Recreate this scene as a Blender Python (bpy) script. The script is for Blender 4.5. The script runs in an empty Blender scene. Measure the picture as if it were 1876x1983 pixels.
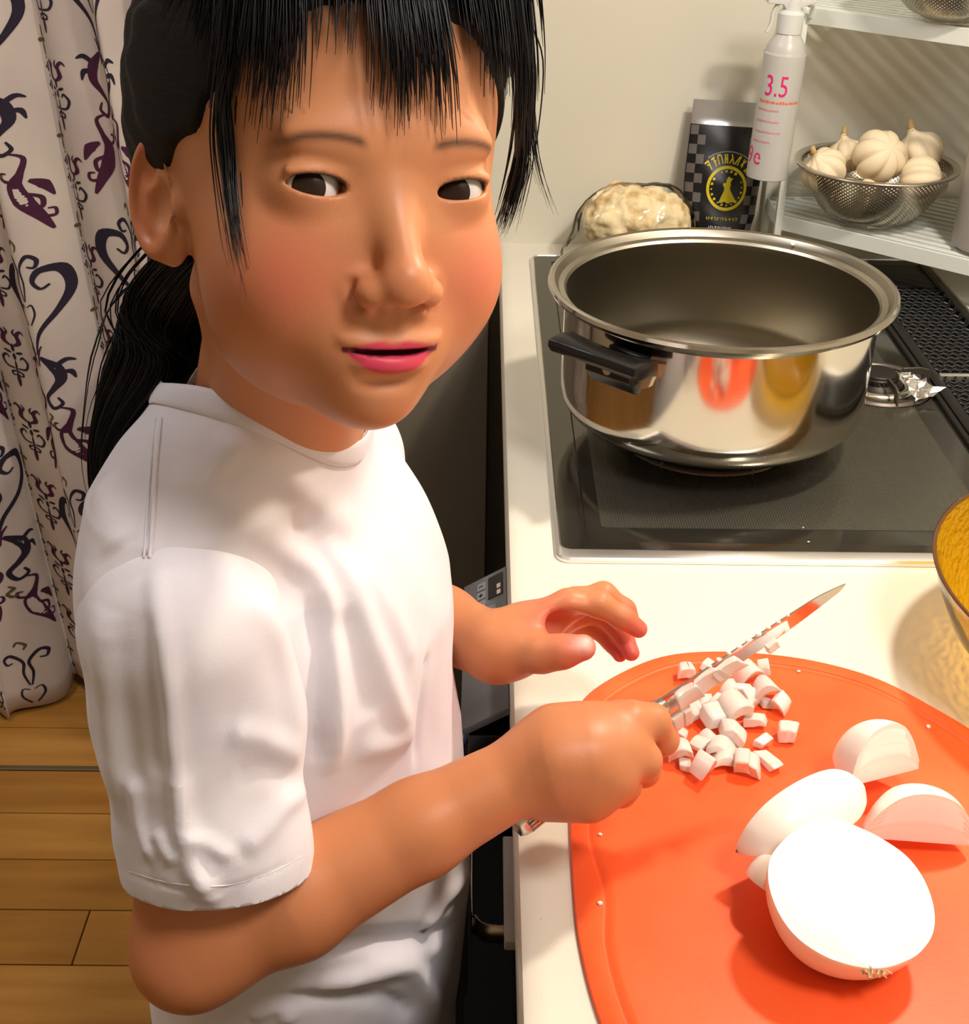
import bpy, bmesh, math, random
import numpy as np
from mathutils import Vector, Matrix, noise
from mathutils.bvhtree import BVHTree

SC = bpy.context.scene
COL = SC.collection
PI = math.pi

# ------------------------------------------------------------------ camera
CF, CPIT, CYAW, CROL = 2568.5, .5219, .0062, .0142
CAM = np.array([-.0252, -.9186, 1.4262])
_fw = np.array([math.sin(CYAW)*math.cos(CPIT), math.cos(CYAW)*math.cos(CPIT), -math.sin(CPIT)])
_rt = np.array([math.cos(CYAW), -math.sin(CYAW), 0.0])
_up = np.cross(_rt, _fw)
_r2 = _rt*math.cos(CROL)+_up*math.sin(CROL)
_u2 = -_rt*math.sin(CROL)+_up*math.cos(CROL)
cam = bpy.data.cameras.new('camera')
cam.sensor_fit = 'HORIZONTAL'; cam.sensor_width = 36; cam.lens = 36*CF/1876
cam.clip_start = .02; cam.clip_end = 50
co = bpy.data.objects.new('camera', cam); COL.objects.link(co)
M = Matrix.Identity(4)
for i in range(3):
    M[i][0] = _r2[i]; M[i][1] = _u2[i]; M[i][2] = -_fw[i]; M[i][3] = CAM[i]
co.matrix_world = M
SC.camera = co

def ray(px, py): return _fw+_r2*(px-938)/CF-_u2*(py-991.5)/CF
def D(px, py, d): return CAM+ray(px, py)*d                # a point at a distance along the view axis
def onz(px, py, z):
    r = ray(px, py); return CAM+r*(z-CAM[2])/r[2]
def ony(px, py, y):
    r = ray(px, py); return CAM+r*(y-CAM[1])/r[1]

# ------------------------------------------------------------------ world, lamps, exposure
w = bpy.data.worlds.new('world'); SC.world = w; w.use_nodes = True
w.node_tree.nodes['Background'].inputs[0].default_value = (1.0, .94, .86, 1)
w.node_tree.nodes['Background'].inputs[1].default_value = .16
def area(name, loc, tgt, size, power, color, shape='DISK'):
    l = bpy.data.lights.new(name, 'AREA'); l.shape = shape; l.size = size; l.energy = power; l.color = color
    o = bpy.data.objects.new(name, l); COL.objects.link(o)
    o.location = loc
    o.rotation_euler = (Vector(tgt)-Vector(loc)).to_track_quat('-Z', 'Y').to_euler()
    return o
KEY = area('hood_lamp', (.52, .06, 1.78), (.25, -.2, .85), .09, 9.6, (1.0, .89, .74))
ROOM = area('ceiling_lamp', (-.75, .05, 2.34), (-.55, -.1, 0), .5, 8, (.97, .97, 1.0))
FILL = area('dining_lamp', (.58, -.85, 2.20), (-.05, -.25, 1.0), .34, 13, (1.0, .95, .92))  # added fill from the upper right, not a lamp of the room
SC.view_settings.view_transform = 'Standard'
SC.view_settings.look = 'None'
SC.view_settings.exposure = 0.02
SC.view_settings.gamma = 1
SC.view_settings.use_curve_mapping = False
SC.cycles.use_denoising = True
SC.cycles.max_bounces = 8

# ------------------------------------------------------------------ materials
def lin(c):
    return tuple(((x/255)/12.92 if x/255 <= .04045 else ((x/255+.055)/1.055)**2.4) for x in c)+(1,)
def mat(name, rgb, rough=.5, metal=0, spec=.5, trans=0, ior=1.45, coat=0, sss=0, sssr=(1, .3, .15), alpha=1, sheen=0, emit=None):
    m = bpy.data.materials.new(name); m.use_nodes = True
    b = m.node_tree.nodes['Principled BSDF']; I = b.inputs
    c = lin(rgb) if max(rgb[:3]) > 1.001 else tuple(rgb[:3])+(1,)
    I['Base Color'].default_value = c
    I['Roughness'].default_value = rough; I['Metallic'].default_value = metal
    I['Specular IOR Level'].default_value = spec
    I['Transmission Weight'].default_value = trans; I['IOR'].default_value = ior
    I['Coat Weight'].default_value = coat
    I['Subsurface Weight'].default_value = sss; I['Subsurface Radius'].default_value = sssr; I['Subsurface Scale'].default_value = .004
    I['Alpha'].default_value = alpha
    I['Sheen Weight'].default_value = sheen
    return m
def nt(m): return m.node_tree.nodes, m.node_tree.links, m.node_tree.nodes['Principled BSDF']
def bump(m, scale=200, strength=.1, dist=.001, detail=4, kind='noise', stretch=None, coord='Object'):
    N, L, b = nt(m)
    tc = N.new('ShaderNodeTexCoord'); mp = N.new('ShaderNodeMapping')
    if stretch: mp.inputs['Scale'].default_value = stretch
    L.new(tc.outputs[coord], mp.inputs['Vector'])
    t = N.new('ShaderNodeTexNoise' if kind == 'noise' else 'ShaderNodeTexVoronoi')
    t.inputs['Scale'].default_value = scale
    if kind == 'noise': t.inputs['Detail'].default_value = detail
    L.new(mp.outputs[0], t.inputs['Vector'])
    bp = N.new('ShaderNodeBump'); bp.inputs['Strength'].default_value = strength; bp.inputs['Distance'].default_value = dist
    L.new(t.outputs[0], bp.inputs['Height'])
    L.new(bp.outputs[0], b.inputs['Normal'])
    return t, bp
def mottle(m, c1, c2, scale=5, detail=4, stretch=None, lo=.35, hi=.65, coord='Object', sock='Base Color'):
    N, L, b = nt(m)
    tc = N.new('ShaderNodeTexCoord'); mp = N.new('ShaderNodeMapping')
    if stretch: mp.inputs['Scale'].default_value = stretch
    L.new(tc.outputs[coord], mp.inputs['Vector'])
    t = N.new('ShaderNodeTexNoise'); t.inputs['Scale'].default_value = scale; t.inputs['Detail'].default_value = detail
    L.new(mp.outputs[0], t.inputs['Vector'])
    r = N.new('ShaderNodeValToRGB'); r.color_ramp.elements[0].position = lo; r.color_ramp.elements[1].position = hi
    r.color_ramp.elements[0].color = lin(c1); r.color_ramp.elements[1].color = lin(c2)
    L.new(t.outputs[0], r.inputs[0]); L.new(r.outputs[0], b.inputs[sock])
    return r
def attr_color(m, name='col'):
    N, L, b = nt(m)
    a = N.new('ShaderNodeAttribute'); a.attribute_name = name
    L.new(a.outputs['Color'], b.inputs['Base Color'])
    return a

# ------------------------------------------------------------------ object helpers
def tag(o, label=None, cat=None, group=None, kind=None):
    if label: o['label'] = label
    if cat: o['category'] = cat
    if group: o['group'] = group
    if kind: o['kind'] = kind
    return o
def empty(name, loc, label=None, cat=None, group=None, rot=None):
    o = bpy.data.objects.new(name, None); COL.objects.link(o)
    o.location = loc; o.empty_display_size = .02
    if rot: o.rotation_euler = rot
    return tag(o, label, cat, group)
def link(name, me, m=None, parent=None, smooth=False, world=True):
    if m is not None:
        for x in (m if isinstance(m, (list, tuple)) else [m]): me.materials.append(x)
    if smooth and len(me.polygons): me.polygons.foreach_set('use_smooth', np.ones(len(me.polygons), bool))
    o = bpy.data.objects.new(name, me); COL.objects.link(o)
    if parent is not None:
        o.parent = parent
        if world:   # vertices were given in world space
            pm = wm(parent)
            o.matrix_parent_inverse = pm.inverted()
    return o
def wm(o):
    m = o.matrix_basis.copy()
    if o.parent is not None: m = wm(o.parent) @ o.matrix_parent_inverse @ m
    return m
class MB:
    """collects vertices and faces of one mesh"""
    def __init__(s): s.v = []; s.f = []; s.mi = []; s.cur = 0
    def add(s, vs, fs):
        b = len(s.v); s.v.extend([tuple(v) for v in vs]); s.f.extend([tuple(i+b for i in f) for f in fs]); s.mi.extend([s.cur]*len(fs)); return s
    def box(s, lo, hi, R=None, c=None):
        x0, y0, z0 = lo; x1, y1, z1 = hi
        vs = [Vector(p) for p in ((x0,y0,z0),(x1,y0,z0),(x1,y1,z0),(x0,y1,z0),(x0,y0,z1),(x1,y0,z1),(x1,y1,z1),(x0,y1,z1))]
        if R is not None: vs = [R @ v for v in vs]
        if c is not None: vs = [v+Vector(c) for v in vs]
        return s.add(vs, [(0,3,2,1),(4,5,6,7),(0,1,5,4),(1,2,6,5),(2,3,7,6),(3,0,4,7)])
    def tube(s, pts, r, n=8, cap=True, flat=1.0, upv=None):
        pts = [Vector(p) for p in pts]; k = len(pts)
        rs = r if isinstance(r, (list, tuple, np.ndarray)) else [r]*k
        vs = []; prev = None
        for i, p in enumerate(pts):
            t = (pts[min(i+1, k-1)]-pts[max(i-1, 0)]).normalized()
            if prev is None:
                a = Vector(upv) if upv is not None else (Vector((0,0,1)) if abs(t.z) < .9 else Vector((1,0,0)))
                x = a.cross(t).normalized()
            else:
                x = (prev-t*prev.dot(t)).normalized()
            prev = x; y = t.cross(x)
            for j in range(n):
                a = 2*PI*j/n
                vs.append(p+x*math.cos(a)*rs[i]+y*math.sin(a)*rs[i]*flat)
        fs = [(i*n+j, i*n+(j+1) % n, (i+1)*n+(j+1) % n, (i+1)*n+j) for i in range(k-1) for j in range(n)]
        if cap: fs += [tuple(range(n))[::-1], tuple((k-1)*n+j for j in range(n))]
        return s.add(vs, fs)
    def lathe(s, prof, n=48, c=(0,0,0), closed=False):
        vs = [(c[0]+r*math.cos(2*PI*j/n), c[1]+r*math.sin(2*PI*j/n), c[2]+z) for r, z in prof for j in range(n)]
        k = len(prof)
        fs = [(i*n+j, i*n+(j+1) % n, (i+1)*n+(j+1) % n, (i+1)*n+j) for i in range(k-1) for j in range(n)]
        return s.add(vs, fs)
    def prism(s, poly, z0, z1):
        n = len(poly)
        vs = [(x, y, z0) for x, y in poly]+[(x, y, z1) for x, y in poly]
        fs = [tuple(range(n))[::-1], tuple(range(n, 2*n))]+[(i, (i+1) % n, n+(i+1) % n, n+i) for i in range(n)]
        return s.add(vs, fs)
    def mesh(s, name):
        me = bpy.data.meshes.new(name); me.from_pydata(s.v, [], s.f)
        if any(s.mi): me.polygons.foreach_set('material_index', s.mi)
        me.update(); return me
    def build(s, name, m=None, parent=None, smooth=False, bevel=0, seg=2, sub=0, world=True, autos=None):
        me = s.mesh(name)
        if bevel or autos is not None:
            bm = bmesh.new(); bm.from_mesh(me)
            bmesh.ops.remove_doubles(bm, verts=bm.verts, dist=1e-6)
            if bevel:
                es = [e for e in bm.edges if len(e.link_faces) == 2 and e.calc_face_angle(0) > .5]
                bmesh.ops.bevel(bm, geom=es, offset=bevel, segments=seg, profile=.5, affect='EDGES')
            bmesh.ops.recalc_face_normals(bm, faces=bm.faces)
            bm.to_mesh(me); bm.free()
        o = link(name, me, m, parent, smooth=smooth or bool(sub), world=world)
        if bevel or autos is not None:
            me.polygons.foreach_set('use_smooth', np.ones(len(me.polygons), bool))
            me.set_sharp_from_angle(angle=autos or .6)
        if sub:
            sm = o.modifiers.new('sub', 'SUBSURF'); sm.levels = sub; sm.render_levels = sub
        return o
def kids(o): return [x for x in bpy.data.objects if x.parent == o]
def copy_tree(o, parent=None, delta=None):
    c = o.copy(); COL.objects.link(c); c.parent = parent
    for k in kids(o): copy_tree(k, c)
    return c
def rotz(a): return Matrix.Rotation(a, 3, 'Z')

# ------------------------------------------------------------------ signed distance modelling
def nrm(a): return np.sqrt((a*a).sum(-1))
def smin(a, b, k):
    h = np.clip(.5+.5*(b-a)/k, 0, 1); return b*(1-h)+a*h-k*h*(1-h)
def smax(a, b, k): return -smin(-a, -b, k)
def ell(P, c, r, R=None):
    q = P-np.array(c, P.dtype)
    if R is not None: q = q@np.array(R, P.dtype)      # columns of R are the ellipsoid's axes
    r = np.array(r, P.dtype)
    k0 = nrm(q/r); k1 = nrm(q/(r*r)); return k0*(k0-1)/np.maximum(k1, 1e-9)
def cap(P, a, b, ra, rb):
    a = np.array(a, P.dtype); b = np.array(b, P.dtype); ab = b-a
    t = np.clip(((P-a)@ab)/(ab@ab), 0, 1)
    return nrm(P-(a+t[:, None]*ab))-(ra+(rb-ra)*t)
def chain(P, pts, rs, k):
    d = None
    for i in range(len(pts)-1):
        e = cap(P, pts[i], pts[i+1], rs[i], rs[i+1]); d = e if d is None else smin(d, e, k)
    return d
def isosurface(f, lo, hi, h, block=6, newton=2):
    lo = np.array(lo, float); hi = np.array(hi, float)
    n = (np.ceil((hi-lo)/h/block).astype(int))*block
    nb = n//block
    cc = [lo[i]+(np.arange(nb[i])+.5)*block*h for i in range(3)]
    G = np.stack(np.meshgrid(*cc, indexing='ij'), -1).reshape(-1, 3).astype(np.float32)
    dc = f(G)
    V = np.repeat(np.repeat(np.repeat(np.where(dc > 0, 1, -1).astype(np.float32).reshape(nb), block, 0), block, 1), block, 2)
    V = np.pad(V, ((0, 1), (0, 1), (0, 1)), constant_values=1.)
    act = np.argwhere((np.abs(dc) < block*h*1.25).reshape(nb))
    off = np.stack(np.meshgrid(*[np.arange(block+1)]*3, indexing='ij'), -1).reshape(-1, 3)
    for s in range(0, len(act), 1500):
        idx = (act[s:s+1500, None, :]*block+off[None]).reshape(-1, 3)
        P = (lo+idx*h).astype(np.float32)
        V[idx[:, 0], idx[:, 1], idx[:, 2]] = f(P)
    V[0] = V[-1] = 1; V[:, 0] = V[:, -1] = 1; V[:, :, 0] = V[:, :, -1] = 1
    S = V < 0
    m = np.zeros(tuple(np.array(S.shape)-1), np.int8)
    for a in (0, 1):
        for b in (0, 1):
            for c in (0, 1):
                m += S[a:S.shape[0]-1+a, b:S.shape[1]-1+b, c:S.shape[2]-1+c]
    A = np.argwhere((m > 0) & (m < 8))
    idm = -np.ones(m.shape, np.int32); idm[A[:, 0], A[:, 1], A[:, 2]] = np.arange(len(A))
    acc = np.zeros((len(A), 3)); cnt = np.zeros(len(A))
    cor = [(a, b, c) for a in (0, 1) for b in (0, 1) for c in (0, 1)]
    for p in cor:
        for ax in range(3):
            if p[ax] == 0:
                q = list(p); q[ax] = 1
                v0 = V[A[:, 0]+p[0], A[:, 1]+p[1], A[:, 2]+p[2]]; v1 = V[A[:, 0]+q[0], A[:, 1]+q[1], A[:, 2]+q[2]]
                cr = (v0 < 0) != (v1 < 0)
                t = np.where(cr, v0/np.where(v0-v1 == 0, 1, v0-v1), 0)
                pt = np.array(p)+np.outer(t, np.eye(3)[ax])
                acc[cr] += pt[cr]; cnt[cr] += 1
    verts = lo+(A+acc/cnt[:, None])*h
    for _ in range(newton):
        e = h*.5; P = verts.astype(np.float32)
        d0 = f(P)
        g = np.stack([f(P+np.eye(3, dtype=np.float32)[i]*e)-f(P-np.eye(3, dtype=np.float32)[i]*e) for i in range(3)], -1)/(2*e)
        gl = np.maximum((g*g).sum(-1), .2)
        st = -(d0/gl)[:, None]*g
        sl = nrm(st); st *= np.minimum(1, h*.6/np.maximum(sl, 1e-9))[:, None]
        verts = verts+st
    faces = []
    for ax in range(3):
        u, v = [(1, 2), (2, 0), (0, 1)][ax]
        sl0 = [slice(None)]*3; sl1 = [slice(None)]*3
        sl0[ax] = slice(0, -1); sl1[ax] = slice(1, None)
        ch = S[tuple(sl0)] != S[tuple(sl1)]
        E = np.argwhere(ch)
        E = E[(E[:, u] > 0) & (E[:, v] > 0) & (E[:, u] < m.shape[u]) & (E[:, v] < m.shape[v])]
        ins = S[E[:, 0], E[:, 1], E[:, 2]]
        def at(du, dv):
            F = E.copy(); F[:, u] += du; F[:, v] += dv; return idm[F[:, 0], F[:, 1], F[:, 2]]
        q = np.stack([at(-1, -1), at(0, -1), at(0, 0), at(-1, 0)], 1)
        q[~ins] = q[~ins][:, ::-1]
        faces.append(q)
    F = np.concatenate(faces)
    F = F[(F >= 0).all(1)]
    return verts, F
def npmesh(name, V, F, col=None):
    me = bpy.data.meshes.new(name)
    me.vertices.add(len(V)); me.vertices.foreach_set('co', np.asarray(V, np.float32).ravel())
    k = F.shape[1]
    me.loops.add(F.size); me.loops.foreach_set('vertex_index', F.astype(np.int32).ravel())
    me.polygons.add(len(F)); me.polygons.foreach_set('loop_start', np.arange(len(F), dtype=np.int32)*k)
    me.update(calc_edges=True); me.validate()
    if col is not None:
        a = me.color_attributes.new('col', 'FLOAT_COLOR', 'POINT')
        a.data.foreach_set('color', np.concatenate([col, np.ones((len(col), 1))], 1).astype(np.float32).ravel())
    return me
def catmull(pts, n=8):
    P = [Vector(p) for p in pts]; out = []
    for i in range(len(P)-1):
        a, b, c, d = P[max(i-1, 0)], P[i], P[i+1], P[min(i+2, len(P)-1)]
        for j in range(n):
            t = j/n
            out.append(.5*((2*b)+(c-a)*t+(2*a-5*b+4*c-d)*t*t+(3*b-a-3*c+d)*t**3))
    out.append(P[-1]); return out
def hairs(guides, n, spread, rad, seed=1, seg=4, taper=True, clump=.35, nv=3):
    """tapered strands that follow the guides; every strand a thin tube"""
    rnd = random.Random(seed); mb = MB()
    G = [catmull(g, seg) for g in guides]
    for i in range(n):
        g = G[i % len(G)]; k = len(g)
        o = Vector((rnd.gauss(0, 1), rnd.gauss(0, 1), rnd.gauss(0, 1)))*spread
        ph = rnd.uniform(0, 6.28); fr = rnd.uniform(1, 3); cut = rnd.uniform(.75, 1)
        pts = []; kk = max(3, int(k*cut))
        for j in range(kk):
            t = j/(k-1)
            s = 1-clump*math.sin(PI*min(t, 1))
            wob = Vector((math.sin(ph+t*fr*5), math.cos(ph*1.3+t*fr*4), math.sin(ph*2+t*fr*3)))*spread*.25*t
            pts.append(g[j]+o*s+wob)
        rs = [rad*(1-.85*(j/(kk-1))**2 if taper else 1) for j in range(kk)]
        mb.tube(pts, rs, n=nv, cap=False)
    return mb
def fold_noise(V, N, amp, sc, stretch, seed=0):
    o = np.array([noise.noise(Vector((v[0]*sc*stretch[0]+seed, v[1]*sc*stretch[1], v[2]*sc*stretch[2]))) for v in V])
    return V+N*(o*amp)[:, None]
def vnormals(V, F):
    n = np.cross(V[F[:, 2]]-V[F[:, 0]], V[F[:, 3]]-V[F[:, 1]]); out = np.zeros_like(V)
    for k in range(4): np.add.at(out, F[:, k], n)
    return out/np.maximum(nrm(out), 1e-12)[:, None]
HEADRES=.0014; ARMRES=.0016; CLOTHRES=.0024
# =================================================================== the room
wall_m = mat('wall_paint', (220, 215, 198), rough=.38, spec=.35)
mottle(wall_m, (218, 213, 195), (224, 219, 203), 3, 3)
plain_m = mat('plaster', (222, 212, 192), rough=.8)
ceil_m = mat('ceiling_paint', (235, 230, 220), rough=.9)
XW, YW = .70, .81            # back wall and end wall of the kitchen
def slab(name, lo, hi, m, **k):
    mb = MB(); mb.box(lo, hi); o = mb.build(name, m); o['kind'] = 'structure'; return o
slab('wall_end', (-.42, YW, 0), (XW+.1, YW+.12, 2.4), wall_m)
slab('wall_right', (XW, -2.2, 0), (XW+.1, YW, 2.4), wall_m)
slab('wall_left', (-2.3, -2.2, 0), (-2.2, 1.2, 2.4), plain_m)
slab('wall_back', (-2.2, -2.3, 0), (XW+.1, -2.2, 2.4), plain_m)
slab('wall_far', (-2.2, 1.1, 0), (-.42, 1.2, 2.4), plain_m)
slab('ceiling', (-2.3, -2.3, 2.4), (XW+.1, 1.2, 2.5), ceil_m)
# dark sliding door behind the curtain
dm = mat('door_dark', (30, 28, 27), rough=.4)
d_ = slab('door_1', (-2.1, 1.04, .0), (-.45, 1.09, 2.05), dm)
slab('trim_1', (-2.2, 1.02, 2.05), (-.42, 1.10, 2.12), plain_m)
# floor of single planks
floor = empty('floor', (0, 0, 0)); floor['kind'] = 'structure'
fl_m = []
for i, (a, b) in enumerate([((166, 112, 46), (192, 136, 62)), ((174, 120, 52), (198, 144, 70)), ((158, 106, 44), (184, 130, 58))]):
    m = mat('floor_wood_%d' % i, a, rough=.36, spec=.35, coat=.15); mottle(m, a, b, 9, 6, (.35, 3.5, 1), .3, .7); fl_m.append(m)
gap = mat('floor_joint', (46, 30, 14), rough=.9)
mb = MB(); mb.box((-2.2, -2.2, -.03), (XW, 1.1, -.006)); mb.build('subfloor', gap, floor)
rnd = random.Random(3)
ys = [.7155-.0975*i for i in range(0, 31)]
def plank(x0, x1, y0, y1, m):
    mb = MB(); g = .0011; mb.box((x0+g, y0+g, -.006), (x1-g, y1-g, 0)); return mb.build('plank', m, floor, bevel=.0006, seg=1)
for i in range(30):
    y1 = ys[i]; y0 = ys[i+1]
    cuts = [-2.2, -1.35+.37*((i*5) % 4)*.5, -.565+((i*7+4) % 5)*.31 if i != 3 else -.565, XW]
    cuts = sorted(set(cuts))
    for a, b in zip(cuts[:-1], cuts[1:]):
        if b-a > .02: plank(a, b, y0, y1, rnd.choice(fl_m))
for j in range(4):
    y0 = .725+j*.0975; plank(-2.2, -.9, y0, min(y0+.0975, 1.1), rnd.choice(fl_m)); plank(-.9, XW, y0, min(y0+.0975, 1.1), rnd.choice(fl_m))
steel_strip = mat('strip_metal', (150, 135, 110), rough=.35, metal=.8)
mb = MB(); mb.box((-2.2, .7155, -.004), (-.42, .7255, .0025)); o = mb.build('threshold_strip', steel_strip, floor, bevel=.001, seg=1)
base_m = mat('baseboard', (214, 205, 186), rough=.5)
slab('baseboard_left', (-2.2, -2.2, 0), (-2.188, 1.1, .06), base_m)
slab('baseboard_back', (-2.2, -2.2, 0), (XW, -2.188, .06), base_m)

# =================================================================== curtain
cur_m = mat('curtain_cloth', (205, 192, 182), rough=.95, spec=.1, sheen=.1)
mottle(cur_m, (196, 182, 176), (212, 200, 188), 6, 3); bump(cur_m, 900, .2, .0005, 2)
CY = .872; CX0, CW, CZ1 = -1.42, 1.34, 2.22
def csurf(u, v, off=0.0):
    """cloth coordinates in metres -> world: soft vertical folds that fan a little towards the hem"""
    z = v
    k = 1-.10*(z/2.2)
    ph = 2*PI*(u/.205)+1.1+.25*math.sin(z*1.6)
    A = .022+.016*(1-z/2.2)
    w2 = .30*math.sin(ph*.5+.7)
    y = CY+A*(math.sin(ph)+w2)+.008*math.sin(u*61+z*3)
    x = CX0+u*.86*(.985+.02*(z-1)*0)+.010*math.sin(2*ph+.4)*(A/.03)
    x += (z-.02)*.045*(-1)+.0                    # hangs very slightly off plumb
    e = 1e-4
    dy = A*(math.cos(ph)+.15*math.cos(ph*.5+.7))*(2*PI/.205)
    n = Vector((dy, -.86, 0)).normalized()
    return Vector((x, y, z))+n*off
def hemz(u): return .022+.012*math.sin(u*23)+.006*math.sin(u*61)
mb = MB(); nu, nv = 300, 60
for i in range(nu+1):
    u = CW*i/nu
    for j in range(nv+1):
        t = j/nv; mb.v.append(tuple(csurf(u, hemz(u)+(CZ1-hemz(u))*t)))
for i in range(nu):
    for j in range(nv):
        a = i*(nv+1)+j; mb.f.append((a, a+nv+1, a+nv+2, a+1)); mb.mi.append(0)
curtain = empty('curtain', (CX0, CY, 0), 'off-white curtain printed with dark scrolls and dotted stripes hanging behind the child', 'curtain')
cl = mb.build('cloth', cur_m, curtain, smooth=True)
md = cl.modifiers.new('thick', 'SOLIDIFY'); md.thickness = .0012; md.offset = -1
INK = {'d': mat('print_charcoal', (50, 44, 56), rough=.95, spec=.1), 'p': mat('print_plum', (78, 40, 62), rough=.95, spec=.1),
       'o': mat('print_olive', (96, 88, 56), rough=.95, spec=.1), 'r': mat('print_rose', (140, 74, 84), rough=.95, spec=.1)}
inkmb = {k: MB() for k in INK}
def stroke(pts, ws, u0, v0, ink, sc=.0090, mir=1):
    P = catmull([(p[0], p[1], 0) for p in pts], 5); n = len(P); W = np.interp(np.linspace(0, len(ws)-1, n), range(len(ws)), ws)
    mb = inkmb[ink]; b = len(mb.v); ok = True
    for i in range(n):
        t = (P[min(i+1, n-1)]-P[max(i-1, 0)]); t = t.normalized() if t.length > 0 else Vector((1, 0, 0)); nn = Vector((-t.y, t.x, 0))
        for s in (-1, 1):
            q = P[i]+nn*W[i]*.5*s
            uu = u0+q.x*sc*mir; vv = v0+q.y*sc
            if not (.01 < uu < CW-.01 and hemz(uu)+.008 < vv < 2.16): ok = False
            mb.v.append(tuple(csurf(uu, vv, .0007)))
    if ok:
        for i in range(n-1): mb.f.append((b+2*i, b+2*i+1, b+2*i+3, b+2*i+2)); mb.mi.append(0)
    else: del mb.v[b:]
def blob(u, v, rx, ry, u0, v0, ink, mir=1, n=10, rot=0):
    mb = inkmb[ink]; b = len(mb.v); c, s = math.cos(rot), math.sin(rot)
    pts = []
    for i in range(n):
        a = 2*PI*i/n; x = rx*math.cos(a); y = ry*math.sin(a); pts.append((u0+(u+x*c-y*s)*.0078*mir, v0+(v+x*s+y*c)*.0078))
    if all(.01 < p[0] < CW-.01 and hemz(p[0])+.008 < p[1] < 2.16 for p in pts):
        mb.v.extend(tuple(csurf(p[0], p[1], .0007)) for p in pts); mb.f.append(tuple(range(b, b+n))); mb.mi.append(0)
def big_scroll(u0, v0, ink='d'):
    for m in (1, -1):
        stroke([(.2, -6), (1.2, -2.5), (3.6, 1.2), (5.2, 4.6), (4.6, 7.6), (2.6, 7.8), (1.7, 6.2), (2.4, 4.9), (3.3, 5.5)], [.25, .5, .7, 1.3, 1.4, .9, .55, .4, .3], u0, v0, ink, mir=m)
        stroke([(.1, 3), (.5, 5.8), (.3, 8.3), (1.5, 10.2), (2.5, 9.6), (2.2, 8.4), (1.4, 8.6)], [.2, .3, .35, .6, .5, .4, .2], u0, v0, ink, mir=m)
        stroke([(.3, -1), (1.2, .8), (1.0, 2.4), (.2, 2.0)], [.25, .3, .25, .15], u0, v0, ink, mir=m)
        stroke([(.6, -6.4), (2.2, -8.2), (2.6, -10.4), (1.6, -12), (.4, -13.6), (1.1, -15.4), (2.3, -14.7), (1.9, -13.5)], [.5, 1.5, 1.2, .8, .6, .6, .45, .25], u0, v0, ink if m == 1 else 'p', mir=m)
        stroke([(2.2, -8.2), (3.4, -7.2), (4.3, -7.6)], [.6, .7, .15], u0, v0, ink, mir=m)
        stroke([(2.4, -9.4), (3.6, -9.3), (4.0, -10.6)], [.6, .7, .15], u0, v0, ink, mir=m)
        stroke([(1.2, -4.5), (.5, -5.8), (.2, -8)], [.2, .4, .2], u0, v0, 'p', mir=m)
    stroke([(0, -16.3), (.5, -17), (-.2, -17.8), (.3, -18.6), (.9, -18.2)], [.2, .5, .4, .5, .2], u0, v0, 'o')
    stroke([(0, 11), (.3, 12), (-.5, 12.8), (-.9, 12)], [.2, .4, .4, .2], u0, v0, 'o')
def leaf_pair(u0, v0, ink='p'):
    for m in (1, -1):
        stroke([(1.6, 6.5), (3.1, 5.6), (2.6, 3.4), (1.9, 1.6), (2.4, -.8), (3.6, -3.2), (4.6, -5.6)], [.2, .45, .7, 1.6, 2.0, 1.2, .3], u0, v0, ink, mir=m)
        stroke([(3.2, 2.2), (4.4, 1.3), (5.2, -.6)], [.4, 1.3, .2], u0, v0, ink, mir=m)
        stroke([(2.9, .2), (4.0, -.6), (3.9, -2.0), (3.0, -2.0)], [.4, .5, .5, .2], u0, v0, ink, mir=m)
        stroke([(3.6, -3.4), (4.9, -3.6), (5.0, -2.6), (4.3, -2.4)], [.5, .4, .35, .2], u0, v0, ink, mir=m)
        stroke([(2.0, 2.0), (.8, 2.6), (.7, 3.6), (1.3, 3.5)], [.5, .4, .3, .2], u0, v0, ink, mir=m)
def small_motif(u0, v0, ink='d'):
    stroke = lambda *a, **k: globals()['stroke'](*a, sc=.0072, **k)
    for m in (1, -1):
        stroke([(.2, 1.4), (1.3, 2.3), (1.1, 3.9), (1.9, 4.8), (2.5, 4.2)], [.3, .9, .7, .5, .15], u0, v0, 'p', mir=m)
        stroke([(1.2, 3.2), (.5, 4.3), (.9, 5.2)], [.4, .4, .1], u0, v0, 'p', mir=m)
        stroke([(.3, -3.6), (1.6, -3.4), (2.2, -2.0), (1.4, -.9), (.9, -1.5)], [.3, .4, .5, .4, .2], u0, v0, ink, mir=m)
        stroke([(.2, -4.2), (.9, -4.6), (.8, -5.2), (.2, -5.1)], [.3, .35, .3, .2], u0, v0, ink, mir=m)
        blob(.9, 0, .62, .24, u0, v0, ink, m, rot=.3)
    blob(0, .9, .26, .8, u0, v0, ink); blob(0, -.9, .25, .7, u0, v0, ink); blob(0, -5.6, .3, 1.5, u0, v0, 'p'); blob(0, -3.2, .16, 1.6, u0, v0, ink)
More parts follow.
